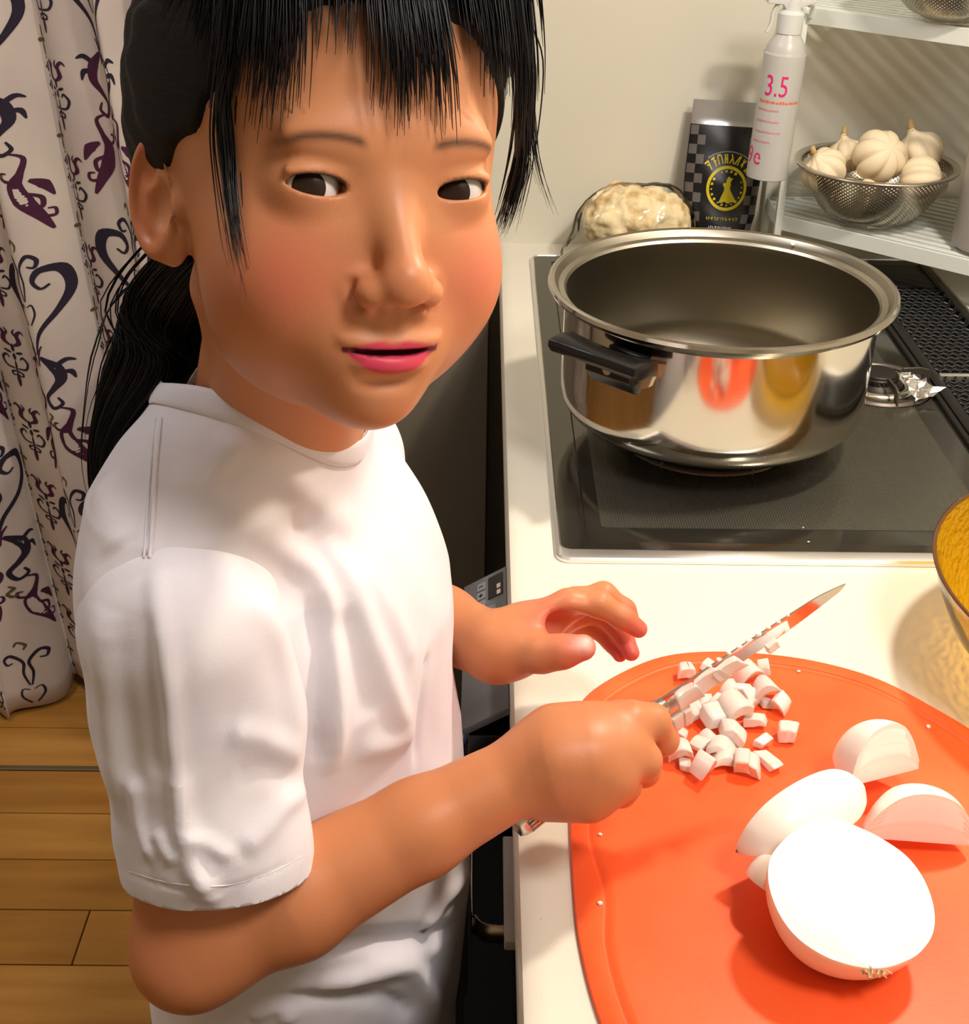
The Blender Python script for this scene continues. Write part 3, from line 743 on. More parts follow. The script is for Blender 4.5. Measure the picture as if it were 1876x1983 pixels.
def colander(c, R, H, label, tilt=0):
    """c: centre of the foot on the shelf"""
    root = empty('colander', c, label, 'colander')
    prof = [(0, .0008), (R*.30, .0008), (R*.42, .004), (R*.60, H*.18), (R*.76, H*.42), (R*.88, H*.70), (R*.955, H*.97)]
    P = catmull([(r, 0, z) for r, z in prof], 5)
    me = bpy.data.meshes.new('perforated_bowl'); n = 96; vs = []; uvs = []; s = 0
    for i, p in enumerate(P):
        if i: s += (P[i]-P[i-1]).length
        for j in range(n+1):
            a = 2*PI*j/n; vs.append((c[0]+p.x*math.cos(a), c[1]+p.x*math.sin(a), c[2]+p.z)); uvs.append((j/n*2*PI*R*.7, s))
    k = n+1; fs = [(i*k+j, i*k+j+1, (i+1)*k+j+1, (i+1)*k+j) for i in range(len(P)-1) for j in range(n)]
    me.from_pydata(vs, [], fs); uv = me.uv_layers.new(name='UVMap'); li = np.zeros(len(me.loops), np.int32); me.loops.foreach_get('vertex_index', li); uv.data.foreach_set('uv', np.array(uvs, np.float32)[li].ravel())
    link('perforated_bowl', me, mesh_m, root, smooth=True)
    mb = MB(); mb.lathe([(R*.955, H*.955), (R*.96, H*.985), (R*1.045, H*.995), (R*1.05, H*1.02), (R*1.04, H*1.04), (R*.955, H*1.03), (R*.945, H*1.0), (R*.955, H*.955)], 96, c)
    mb.build('rim', mat('colander_rim', (.62, .58, .50), rough=.22, metal=1), root, smooth=True)
    mb = MB(); mb.lathe([(R*.34, .0), (R*.36, .0), (R*.36, .003), (R*.34, .003)], 48, c); mb.build('foot_ring', stl, root)
    return root
CC = (.458, .700, T1+.0003)
colander(CC, .0945, .071, 'steel colander full of garlic on the lower shelf of the white rack')
colander((.500, .640, T2+.0003), .088, .066, 'empty perforated steel colander on the upper shelf of the white rack')

# =================================================================== garlic
gar_m = mat('garlic_skin', (240, 222, 186), rough=.5, spec=.35, sss=.1, sssr=(1, .7, .4)); attr_color(gar_m); bump(gar_m, 160, .25, .001, 5, stretch=(1, 1, .25))
stem_m = mat('garlic_stem', (196, 166, 112), rough=.8)
rnd = random.Random(21)
def garlic(c, R, axis, nlobes, label, purple=False, neck=True, seed=0):
    r_ = random.Random(seed); root = empty('garlic_bulb', c, label, 'garlic', 'garlic in the colander')
    ax = Vector(axis).normalized(); q = ax.to_track_quat('Z', 'Y'); mb = MB(); n, m_ = 64, 28; ph = r_.uniform(0, 6); cols = []
    for j in range(m_+1):
        t = j/m_; th = PI*t
        for i in range(n):
            a = 2*PI*i/n
            lob = abs(math.sin((a+ph)*nlobes/2))**.55
            w_ = math.sin(th)
            r = R*(.80+.20*lob)*w_**.82*(1+.04*math.sin(a+ph)) if w_ > 1e-4 else 0
            z = -math.cos(th)*R*.80
            if t > .8: k = (t-.8)/.2; r = max(r*(1-k)+R*.16*k, R*.13) if neck else r; z += R*.30*k*k if neck else 0
            v = q @ Vector((r*math.cos(a), r*math.sin(a), z)); mb.v.append(tuple(v+Vector(c)))
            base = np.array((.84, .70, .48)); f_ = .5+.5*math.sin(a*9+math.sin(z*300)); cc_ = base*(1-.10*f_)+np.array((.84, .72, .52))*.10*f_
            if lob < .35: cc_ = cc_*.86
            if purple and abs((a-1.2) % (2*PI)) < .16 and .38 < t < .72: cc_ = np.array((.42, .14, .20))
            cols.append(cc_)
    for j in range(m_):
        for i in range(n): mb.f.append((j*n+i, j*n+(i+1) % n, (j+1)*n+(i+1) % n, (j+1)*n+i)); mb.mi.append(0)
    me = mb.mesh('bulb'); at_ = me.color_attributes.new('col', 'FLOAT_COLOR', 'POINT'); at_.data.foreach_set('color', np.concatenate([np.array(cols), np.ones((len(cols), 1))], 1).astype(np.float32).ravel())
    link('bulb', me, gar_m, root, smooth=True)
    if neck:
        mb = MB(); tip = Vector(c)+ax*R*1.0
        mb.tube([tip, tip+ax*R*.22+Vector((.002, 0, 0)), tip+ax*R*.48+Vector((.004, .001, 0))], [R*.17, R*.12, R*.09], n=10); mb.build('stem', stem_m, root, smooth=True)
    return root
cx_, cy_, cz_ = CC
garlic((cx_-.068, cy_-.012, cz_+.066), .0285, (-.55, -.35, .75), 8, 'garlic bulb with peeling dark-tipped skin at the left rim of the colander', seed=1)
garlic((cx_+.000, cy_-.010, cz_+.082), .0335, (.25, -.65, .55), 7, 'largest garlic bulb with a purple streak, on top in the middle', purple=True, neck=False, seed=2)
garlic((cx_+.056, cy_+.020, cz_+.080), .0300, (-.45, .1, .9), 7, 'garlic bulb with a tan stem sticking up, behind at the right', seed=3)
garlic((cx_+.046, cy_-.034, cz_+.060), .0300, (.9, -.3, .15), 11, 'striped garlic bulb lying at the right front of the colander', neck=False, seed=4)
garlic((cx_-.028, cy_+.038, cz_+.070), .0250, (-.2, .3, .9), 8, 'garlic bulb half hidden behind the largest one', seed=5)
garlic((cx_+.070, cy_-.005, cz_+.050), .0210, (.3, .2, .9), 7, 'small garlic bulb low at the right inside rim of the colander', neck=False, seed=8)
for k, (dx, dy, dz, lb) in enumerate([(-.022, -.052, .056, 'loose garlic clove at the front rim, left of its twin'), (.004, -.056, .054, 'loose garlic clove at the front rim, right of its twin')]):
    o = empty('garlic_clove', (cx_+dx, cy_+dy, cz_+dz), lb, 'garlic', 'garlic in the colander')
    mb = MB(); mb.lathe([(max(.0001, .0125*math.sin(PI*t)**.8*(1-.25*t)), -.012+.026*t) for t in np.linspace(0, 1, 14)], 24, (0, 0, 0))
    R = Matrix.Rotation(1.1-.5*k, 3, 'Y') @ Matrix.Rotation(.5, 3, 'X'); mb.v = [tuple(R @ Vector(v)+Vector((cx_+dx, cy_+dy, cz_+dz))) for v in mb.v]
    me = mb.mesh('clove'); at_ = me.color_attributes.new('col', 'FLOAT_COLOR', 'POINT'); at_.data.foreach_set('color', np.tile(np.array((.84, .64, .44, 1), np.float32), len(me.vertices))); link('clove', me, gar_m, o, smooth=True)
# garlic fillers below, unseen bulbs keep the heap up
garlic((cx_-.030, cy_-.010, cz_+.034), .0260, (.2, .1, .9), 8, 'garlic bulb at the bottom of the heap, under the others', neck=False, seed=6)

# =================================================================== frosted container at the right
fz = mat('frosted_plastic', (222, 214, 206), rough=.35, spec=.4, trans=.55)
cn = empty('plastic_container', (.583, .600, T1), 'tall frosted plastic container at the right end of the lower rack shelf', 'container')
mb = MB(); mb.lathe([(0, .001), (.044, .001), (.050, .005), (.0515, .17), (.050, .176), (.048, .170), (.047, .006), (0, .004)], 64, (.583, .598, T1)); mb.build('container_body', fz, cn, autos=.5)
mb = MB(); mb.lathe([(.0490, .1722), (.054, .1722), (.0545, .178), (.0535, .190), (.050, .193), (0, .193)], 64, (.583, .598, T1)); mb.build('lid', mat('lid_white', (228, 224, 216), rough=.35), cn, autos=.5)

# =================================================================== writing helper
def text_polys(s, size):
    cu = bpy.data.curves.new('t', 'FONT'); cu.body = s; cu.size = size; cu.resolution_u = 3
    o = bpy.data.objects.new('t', cu); me = bpy.data.meshes.new_from_object(o)
    vs = [(v.co.x, v.co.y) for v in me.vertices]; fs = [tuple(p.vertices) for p in me.polygons]
    bpy.data.objects.remove(o); bpy.data.curves.remove(cu); bpy.data.meshes.remove(me)
    return vs, fs

# =================================================================== spray bottle
bt_m = mat('bottle_frosted', (218, 216, 210), rough=.30, spec=.5, trans=.25, sss=.0)
bt = empty('spray_bottle', (.322, .690, .978), 'frosted white spray bottle with pink print hooked on the rack, above the black pouch', 'bottle')
bc = Vector((.3225, .688, .9775)); tiltM = Matrix.Rotation(math.radians(2.0), 3, 'Y')
def bq(p): return bc+tiltM @ Vector(p)
prof = [(0, .0015), (.016, .0), (.0215, .002), (.0242, .006), (.0247, .012), (.0247, .135), (.0240, .146), (.0212, .156), (.0170, .163), (.0140, .168), (.0135, .172)]
P = catmull([(r, 0, z) for r, z in prof], 4)
mb = MB(); mb.lathe([(p.x, p.z) for p in P], 64); mb.v = [tuple(bq(v)) for v in mb.v]; mb.build('bottle_body', bt_m, bt, smooth=True)
mb = MB(); mb.lathe([(.0235, .0035), (.0235, .048), (0, .048)], 48); mb.v = [tuple(bq(v)) for v in mb.v]; mb.build('liquid', mat('liquid', (206, 200, 186), rough=.1, trans=.4), bt, smooth=True)
capm2 = mat('cap_white', (232, 234, 230), rough=.3, trans=.15)
mb = MB(); mb.lathe([(.0135, .168), (.0150, .169), (.0152, .190), (.0128, .193), (.0105, .194), (.0100, .206), (0, .206)], 40); mb.v = [tuple(bq(v)) for v in mb.v]; mb.build('collar', capm2, bt, autos=.5)
mb = MB()
hp = [(-.030, .200), (-.030, .212), (-.020, .2155), (.018, .2155), (.026, .211), (.026, .203), (.012, .199), (.006, .1945), (-.008, .1945), (-.012, .200)]
vs = [bq((x, -.0075, z)) for x, z in hp]+[bq((x, .0075, z)) for x, z in hp]; n = len(hp)
mb.add(vs, [tuple(range(n)), tuple(range(n, 2*n))[::-1]]+[(i, n+i, n+(i+1) % n, (i+1) % n) for i in range(n)]); mb.build('spray_head', capm2, bt, bevel=.0015)
mb = MB(); tp = catmull([bq((-.014, 0, .203)), bq((-.021, 0, .192)), bq((-.022, 0, .178)), bq((-.026, 0, .168))], 5); mb.tube(tp, [.0045]*4+[.004]*(len(tp)-4), n=8, flat=.5); mb.build('trigger', capm2, bt, smooth=True)
mb = MB(); tp = catmull([bq((.018, 0, .207)), Vector((.349, .690, T2+.006)), Vector((.3565, .703, T2+.004)), Vector((.3565, .712, T2-.012))], 5); mb.tube(tp, .0022, n=8); mb.build('hook', capm2, bt, smooth=True)
pk = mat('pink_print', (226, 36, 120), rough=.5); orp = mat('orange_print', (238, 110, 70), rough=.5); pkf = mat('pink_faint', (222, 130, 150), rough=.6)
def on_bottle(vs, fs, ang0, z0, m, name, R=.0250):
    mb = MB()
    for x, y in vs:
        a = ang0+x/R; mb.v.append(tuple(bq((R*math.cos(a), R*math.sin(a), z0+y))))
    mb.f = [tuple(f) for f in fs]; mb.mi = [0]*len(fs); return mb.build(name, m, bt)
def finer(vs, fs): return vs, fs
va = math.atan2(CAM[1]-bc.y, CAM[0]-bc.x)      # side turned to the room
vs, fs = text_polys('3.5', .034); vs = [(x*.72, y) for x, y in vs]
on_bottle(vs, fs, va-.78, .101, pk, 'print_number')
vs, fs = text_polys('9', .030); on_bottle([(x*.75, y) for x, y in vs], fs, va-1.36, .019, pk, 'print_letter')
vs, fs = text_polys('e', .030); on_bottle([(x*.8, y+.001) for x, y in vs], fs, va-.86, .019, pk, 'print_letter')
def dashes(w, h, n, seed):
    r_ = random.Random(seed); vs, fs = [], []
    x = 0
    while x < w:
        d = r_.uniform(.6, 1.5)*h; b = len(vs); hh = h*r_.uniform(.6, 1.0)
        vs += [(x, 0), (x+d*.75, 0), (x+d*.75, hh), (x, hh)]; fs.append((b, b+1, b+2, b+3)); x += d
    return vs, fs
vs, fs = dashes(.050, .0035, 10, 1); on_bottle(vs, fs, va-.98, .0925, orp, 'print_line')['kind'] = 'stuff'
for k, (w_, z_) in enumerate([(.026, .0835), (.030, .0705), (.034, .0580), (.022, .0465)]):
    vs, fs = dashes(w_, .0024, 8, 5+k); on_bottle(vs, fs, va-1.02, z_, pkf, 'print_line')['kind'] = 'stuff'

# =================================================================== black pouch
pz = CZ; pouch = empty('foil_pouch', (.285, .775, CZ), 'black stand-up pouch with silver top, checker edges and yellow emblem, leaning on the wall', 'pouch')
pb = Vector((.2790, .752, CZ+.001)); pR = Matrix.Rotation(math.radians(-10.5), 3, 'X') @ Matrix.Rotation(math.radians(3), 3, 'Y')
PW, PH = .098, .198
def psurf(u, v, side, off=0):
    """u -1..1 across, v 0..1 up"""
    hw = PW*.5*np.interp(v, [0, .06, .30, .55, 1], [.74, .80, .96, 1.0, .98])
    th = np.interp(v, [0, .04, .2, .5, .75, .88, 1], [.020, .022, .021, .015, .006, .001, .0006])*(1-abs(u)**2.4)**.7+.0004
    x = u*hw; y = -side*(th+off)+.0012*math.sin(v*23+u*4)*(1-v)
    return pb+pR @ Vector((x, y, v*PH))
pm_black = mat('pouch_black', (16, 17, 20), rough=.32, spec=.5); pm_foil = mat('pouch_silver', (.62, .63, .66), rough=.25, metal=1)
pm_grey = mat('check_grey', (96, 90, 86), rough=.35); pm_y = mat('emblem_yellow', (205, 186, 22), rough=.45); pm_w = mat('pouch_white', (200, 200, 196), rough=.5)
mb = MB(); nu, nv = 32, 60
for side in (1, -1):
    for j in range(nv+1):
        for i in range(nu+1): mb.v.append(tuple(psurf(-1+2*i/nu, j/nv, side)))
k = nu+1; o2_ = k*(nv+1)
for s in (0, 1):
    for j in range(nv):
        for i in range(nu):
            a = s*o2_+j*k+i; mb.f.append((a, a+1, a+k+1, a+k) if s == 0 else (a, a+k, a+k+1, a+1)); mb.mi.append(1 if j/nv > .845 else 0)
for i in range(nu): mb.f.append((i+1, i, o2_+i, o2_+i+1)); mb.mi.append(0)
pouch_b = mb.build('pouch_body', [pm_black, pm_foil], pouch, smooth=True)
def ppatch(poly, m, name, off=.0004, sub=1):
    mb = MB(); mb.v = [tuple(psurf(max(-.995, min(.995, u)), v, 1, off)) for u, v in poly[0]]; mb.f = [tuple(f) for f in poly[1]]; mb.mi = [0]*len(mb.f); return mb.build(name, m, pouch_b)
V_, F_ = [], []
for j in range(14):
    for i in range(2):
        for sgn in (-1, 1):
            if (i+j) % 2: continue
            u0 = -.98+i*.20; u1 = u0+.20; v0 = .845-(j+1)*.0595; v1 = v0+.0595; b_ = len(V_)
            for a in range(4):
                t = a/3; V_ += [(sgn*(u0+(u1-u0)*t)*1, v0), (sgn*(u0+(u1-u0)*t), (v0+v1)/2), (sgn*(u0+(u1-u0)*t), v1)]
            for a in range(3):
                for c_ in range(2): F_.append((b_+a*3+c_, b_+a*3+3+c_, b_+a*3+4+c_, b_+a*3+1+c_))
ppatch((V_, F_), pm_grey, 'checks')['kind'] = 'stuff'
def uvp(x, y): return (x/(PW*.5), y/PH)
def annulus(cx, cy, r0, r1, n=48, ky=1.0):
    vs, fs = [], []
    for i in range(n):
        a = 2*PI*i/n
        for r in (r0, r1): vs.append(uvp(cx+r*math.cos(a), cy+r*math.sin(a)*ky))
    for i in range(n): fs.append((2*i, 2*i+1, (2*i+3) % (2*n), (2*i+2) % (2*n)))
    return vs, fs
ex0, ey0 = .004, .0925
ppatch(annulus(ex0, ey0, .0225, .0262, ky=1.06), pm_y, 'emblem_ring')
vs, fs = [], []; r_ = random.Random(4)
for i in range(20):
    a = 2*PI*i/20+.1
    if r_.random() < .2: continue
    rr_2 = .0198; b_ = len(vs); s = r_.uniform(.0009, .0019)
    for dx, dy in ((-s, -s), (s, -s*.6), (s*.8, s), (-s*.7, s)): vs.append(uvp(ex0+rr_2*math.cos(a)+dx, ey0+rr_2*math.sin(a)*1.06+dy))
    fs.append((b_, b_+1, b_+2, b_+3))
ppatch((vs, fs), pm_y, 'emblem_marks')['kind'] = 'stuff'
# robed figure with a pointed hat and a broom
fig = [(-.008, -.016), (-.0095, -.0185), (-.004, -.0178), (-.001, -.0165), (.002, -.0182), (.006, -.0182), (.0065, -.0165), (.0040, -.0150), (.0060, -.0100), (.0110, -.0165), (.0135, -.0150), (.0078, -.0065), (.0050, -.0020), (.0042, .0010), (.0050, .0040), (.0045, .0080), (.0075, .0130), (.0045, .0125), (.0020, .0150), (-.0005, .0120), (-.0015, .0070), (-.0035, .0060), (-.0050, .0070), (-.0052, .0035), (-.0030, .0010), (-.0035, -.0040), (-.0060, -.0100)]
mbf = bmesh.new(); vv_ = [mbf.verts.new((x, y, 0)) for x, y in fig]; f_ = mbf.faces.new(vv_); bmesh.ops.triangulate(mbf, faces=[f_]); mbf.verts.index_update()
fs = [tuple(v.index for v in f.verts) for f in mbf.faces]; mbf.free()
ppatch(([uvp(ex0+x, ey0+y) for x, y in fig], fs), pm_y, 'emblem_figure')
# arched yellow lettering, a small white arch above, lines below
def glyph(cx, cy, a, w, h, strokes):
    vs, fs = [], []; c, s = math.cos(a), math.sin(a)
    for (x0_, y0_, x1_, y1_, t) in strokes:
        dx, dy = x1_-x0_, y1_-y0_; l = math.hypot(dx, dy); nx_, ny_ = -dy/l*t/2, dx/l*t/2; b_ = len(vs)
        for x, y in ((x0_+nx_, y0_+ny_), (x1_+nx_, y1_+ny_), (x1_-nx_, y1_-ny_), (x0_-nx_, y0_-ny_)):
            X, Y = x*w, y*h; vs.append(uvp(cx+X*c-Y*s, cy+X*s+Y*c))
        fs.append((b_, b_+1, b_+2, b_+3))
    return vs, fs
G = [[(-.5, .5, .5, .5, .2), (.4, .5, -.1, -.5, .22), (-.3, .2, .1, .1, .18)], [(-.4, .4, .4, .5, .2), (.1, .5, 0, -.5, .24), (-.1, 0, .4, .1, .16)],
     [(-.4, .5, -.4, -.5, .26), (-.4, .5, .3, .5, .2), (.4, .5, .4, -.5, .26)], [(-.2, .5, -.2, -.5, .28), (.25, .5, .25, -.5, .28), (-.2, 0, .25, 0, .2)],
     [(-.2, .5, .1, .1, .24), (.1, .2, -.4, -.5, .24), (.1, .1, .45, -.5, .24)], [(-.4, -.5, .1, .5, .26), (.1, .5, .5, .4, .2), (.3, .4, .2, -.5, .22)],
     [(-.3, .5, .2, -.4, .24), (.3, .5, -.3, -.3, .22)], [(-.4, .3, .4, .2, .2), (.2, .5, -.1, -.5, .24), (.35, -.1, .2, -.5, .2)]]
for i, g in enumerate(G):
    t = -1+2*i/7; a = -t*.78; cx = ex0+math.sin(t*.78)*.0345; cy = ey0+.0005+math.cos(t*.78)*.0345*1.04
    ppatch(glyph(cx, cy, a, .0060, .0115, g), pm_y, 'lettering')['kind'] = 'stuff'
r_ = random.Random(9); vs, fs = [], []
for i in range(22):
    t = -1+2*i/21; a = t*.62; v2, f2 = glyph(ex0+math.sin(a)*.0440, ey0+math.cos(a)*.0450, -a, .0014, .0017, [(-.5, 0, .5, r_.uniform(-.3, .3), .5), (0, .5, 0, -.5, .5)]); b_ = len(vs); vs += v2; fs += [tuple(x+b_ for x in f) for f in f2]
ppatch((vs, fs), pm_w, 'small_lettering')['kind'] = 'stuff'
def textline(y, x0_, x1_, h, m, seed, nm):
    r_ = random.Random(seed); vs, fs = [], []; x = x0_
    while x < x1_:
        w_ = h*r_.uniform(.5, 1.0); v2, f2 = glyph(x+w_/2, y, 0, w_, h, [(-.4, r_.uniform(-.4, .5), .4, r_.uniform(-.4, .5), .28), (r_.uniform(-.3, .3), .5, r_.uniform(-.3, .3), -.5, .3)]); b_ = len(vs); vs += v2; fs += [tuple(q+b_ for q in f) for f in f2]; x += w_*1.25
    ppatch((vs, fs), m, nm)['kind'] = 'stuff'
textline(.0545, -.020, .024, .0042, mat('dull_yellow', (150, 142, 30), rough=.5), 3, 'script_line')
textline(.0435, -.016, .016, .0032, pm_w, 4, 'small_lettering'); textline(.0370, -.024, .026, .0034, pm_w, 5, 'small_lettering')

# =================================================================== bag of bread behind the pot
br_m = mat('bread_crust', (222, 196, 146), rough=.75, sss=.08); mottle(br_m, (198, 162, 104), (240, 220, 178), 45, 6, None, .34, .50); bump(br_m, 90, .5, .004, 5)
def lump(P):
    d = ell(P, (.165, .735, CZ+.050), (.058, .045, .050))
    r_ = random.Random(6)
    for i in range(34):
        a = r_.uniform(0, 2*PI); b_ = r_.uniform(.1, 1.2)
        c_ = (.165+.046*math.cos(a)*math.cos(b_*.8), .735+.036*math.sin(a)*math.cos(b_*.8), CZ+.050+.040*math.sin(b_))
        d = smin(d, ell(P, c_, (r_.uniform(.008, .018),)*3), .005)
    d = smin(d, ell(P, (.214, .738, CZ+.045), (.030, .036, .044)), .012)
    return smax(d, -(P[:, 2]-CZ-.008), .003)
V, F = isosurface(lump, (.08, .67, CZ-.01), (.26, .805, CZ+.14), .0030)
V = fold_noise(V, vnormals(V, F), .004, 70, (1, 1, 1), 3); V = fold_noise(V, vnormals(V, F), .002, 160, (1, 1, 1), 4); V[:, 2] = np.maximum(V[:, 2], CZ+.0080)
bag = empty('bread_bag', (.165, .735, CZ), 'beige lumpy bread in a clear plastic bag behind the pot', 'bag')
link('bread', npmesh('bread', V, F), br_m, bag, smooth=True)
film = bpy.data.materials.new('clear_film'); film.use_nodes = True; N = film.node_tree.nodes; L = film.node_tree.links; N.remove(N['Principled BSDF'])
tr = N.new('ShaderNodeBsdfTransparent'); tr.inputs[0].default_value = (.97, .97, .95, 1); gls = N.new('ShaderNodeBsdfGlossy'); gls.inputs['Roughness'].default_value = .10; fz_ = N.new('ShaderNodeFresnel'); fz_.inputs[0].default_value = 1.13
ad_ = N.new('ShaderNodeMath'); ad_.operation = 'ADD'; ad_.inputs[1].default_value = .025; L.new(fz_.outputs[0], ad_.inputs[0])
mxs = N.new('ShaderNodeMixShader'); L.new(ad_.outputs[0], mxs.inputs[0]); L.new(tr.outputs[0], mxs.inputs[1]); L.new(gls.outputs[0], mxs.inputs[2]); L.new(mxs.outputs[0], N['Material Output'].inputs[0])
def filmsdf(P):
    d = ell(P, (.168, .735, CZ+.045), (.076, .056, .060)); d = smin(d, ell(P, (.115, .725, CZ+.016), (.036, .040, .018)), .02); d = smin(d, ell(P, (.208, .735, CZ+.050), (.034, .044, .055)), .02)
    return smax(d, -(P[:, 2]-CZ-.0070), .004)
V, F = isosurface(filmsdf, (.06, .66, CZ-.01), (.27, .809, CZ+.15), .004)
V = fold_noise(V, vnormals(V, F), .004, 30, (1, 1, .5), 8); V = fold_noise(V, vnormals(V, F), .0015, 95, (1, 1, .6), 2); V[:, 2] = np.maximum(V[:, 2], CZ+.0074); V[:, 1] = np.minimum(V[:, 1], .807)
link('plastic_film', npmesh('plastic_film', V, F), film, bag, smooth=True)

# =================================================================== amber glass bowl
def thin_glass(nm, tint, rough, ior=1.5, extra=.04):
    m = bpy.data.materials.new(nm); m.use_nodes = True; N = m.node_tree.nodes; L = m.node_tree.links; N.remove(N['Principled BSDF'])
    tr = N.new('ShaderNodeBsdfTransparent'); tr.inputs[0].default_value = tint+(1,); g = N.new('ShaderNodeBsdfGlossy'); g.inputs['Roughness'].default_value = rough
    f = N.new('ShaderNodeFresnel'); f.inputs[0].default_value = ior; a = N.new('ShaderNodeMath'); a.operation = 'ADD'; a.inputs[1].default_value = extra; L.new(f.outputs[0], a.inputs[0])
    mx = N.new('ShaderNodeMixShader'); L.new(a.outputs[0], mx.inputs[0]); L.new(tr.outputs[0], mx.inputs[1]); L.new(g.outputs[0], mx.inputs[2]); L.new(mx.outputs[0], N['Material Output'].inputs[0])
    return m, g, f
amb_o, g1, f1 = thin_glass('amber_outer', (.99, .88, .50), .04)
amb_i, g2, f2 = thin_glass('amber_inner', (.98, .70, .12), .10, 1.5, .03)
N = amb_i.node_tree.nodes; L = amb_i.node_tree.links
tc = N.new('ShaderNodeTexCoord'); mp = N.new('ShaderNodeMapping'); mp.inputs['Scale'].default_value = (1, 1, 2.2); nz = N.new('ShaderNodeTexNoise'); nz.inputs['Scale'].default_value = 105; nz.inputs['Detail'].default_value = 1.5; bp = N.new('ShaderNodeBump'); bp.inputs['Strength'].default_value = .9; bp.inputs['Distance'].default_value = .006
L.new(tc.outputs['Object'], mp.inputs[0]); L.new(mp.outputs[0], nz.inputs[0]); L.new(nz.outputs[0], bp.inputs['Height']); L.new(bp.outputs[0], g2.inputs['Normal']); L.new(bp.outputs[0], f2.inputs['Normal'])
df = N.new('ShaderNodeBsdfDiffuse'); df.inputs[0].default_value = lin((242, 190, 22)); L.new(bp.outputs[0], df.inputs['Normal']); tl = N.new('ShaderNodeBsdfTranslucent'); tl.inputs[0].default_value = lin((246, 196, 28)); m5 = N.new('ShaderNodeMixShader'); m5.inputs[0].default_value = .5; L.new(df.outputs[0], m5.inputs[1]); L.new(tl.outputs[0], m5.inputs[2])
ms0 = [n for n in N if n.type == 'MIX_SHADER' and n != m5][0]; m6 = N.new('ShaderNodeMixShader'); m6.inputs[0].default_value = .42; L.new(ms0.outputs[0], m6.inputs[1]); L.new(m5.outputs[0], m6.inputs[2]); L.new(m6.outputs[0], N['Material Output'].inputs[0])
BWC = (.466, -.150, CZ); BR = .170
bowl = empty('glass_bowl', BWC, 'large hammered amber glass bowl standing on the worktop right of the chopping board', 'bowl')
mb = MB(); mb.lathe([(0, .002), (.09, .002), (.112, .006), (.135, .018), (.152, .038), (.162, .060), (BR, .082)], 160, BWC); mb.build('outer_wall', amb_o, bowl, smooth=True)
mb = MB(); mb.lathe([(BR-.0025, .0817), (.157, .060), (.146, .040), (.130, .022), (.108, .011), (.085, .008), (0, .008)], 160, BWC); mb.build('inner_wall', amb_i, bowl, smooth=True)
rim_amber = mat('amber_rim', (84, 44, 8), rough=.08, spec=.6, coat=.4)
mb = MB(); mb.lathe([(BR, .0815), (BR+.0002, .0822), (BR-.0008, .0826), (BR-.0022, .0826), (BR-.0030, .0822), (BR-.0028, .0815)], 160, BWC); mb.build('rim', rim_amber, bowl, smooth=True)
# the bowl holds a mound of amber jelly-like glass pattern at its base ring
mb = MB(); mb.lathe([(.078, .0), (.090, .0), (.091, .003), (.078, .003)], 96, BWC); mb.build('foot_ring', amb_o, bowl, smooth=True)

# =================================================================== chopping board
ob = mat('board_orange', (252, 96, 44), rough=.42, spec=.4); mottle(ob, (250, 88, 36), (254, 108, 56), 9, 4, None, .35, .7); bump(ob, 260, .12, .0006, 3)
outl = [(.036, -.250), (.034, -.305), (.033, -.351), (.034, -.400), (.042, -.454), (.060, -.510), (.100, -.562), (.180, -.588), (.262, -.572), (.318, -.520), (.342, -.440), (.346, -.360), (.338, -.280), (.318, -.222), (.291, -.184), (.263, -.155), (.230, -.137), (.194, -.127), (.149, -.1235), (.110, -.131), (.074, -.155), (.050, -.182), (.040, -.212)]
def closed_smooth(P, n=7):
    k = len(P); out = []
    for i in range(k):
        a, b_, c_, d = [Vector((*P[(i+j-1) % k], 0)) for j in range(4)]
        for j in range(n):
            t = j/n; q = .5*((2*b_)+(c_-a)*t+(2*a-5*b_+4*c_-d)*t*t+(3*b_-a-3*c_+d)*t**3); out.append((q.x, q.y))
    return out
OL = closed_smooth(outl); nO = len(OL); ctr = Vector((.19, -.355, 0))
def inset(dist, wav=False):
    out = []
    for i in range(nO):
        p = Vector((*OL[i], 0)); t = Vector((*OL[(i+1) % nO], 0))-Vector((*OL[i-1], 0)); t.normalize(); n = Vector((-t.y, t.x, 0))
        if n.dot(ctr-p) < 0: n = -n
        e = dist
        if wav and p.x < .06 and p.y > -.48 and p.y < -.27: e = dist+.0045*math.exp(-((p.y+.367)/.026)**2)-.002*math.exp(-((p.y+.315)/.02)**2)
        out.append(tuple((p+n*e)[:2]))
    return out
zb = CZ
def rp(d, z, wav=False): return (inset(d, wav), z)
board = ringplate([rp(.0006, zb+.0002), rp(.0, zb+.0010), rp(.0, zb+.0026), rp(.0010, zb+.0034), rp(.0115, zb+.0034, True), rp(.0120, zb+.0026, True), rp(.0130, zb+.0022, True), rp(.0146, zb+.0024, True), rp(.0154, zb+.0032, True), rp(.020, zb+.0033, True), rp(.05, zb+.0033)]).build('chopping_board', ob, None, autos=.9)
tag(board, 'orange rounded plastic chopping board with a groove along its edge on the worktop', 'chopping board')
BZ = CZ+.0035

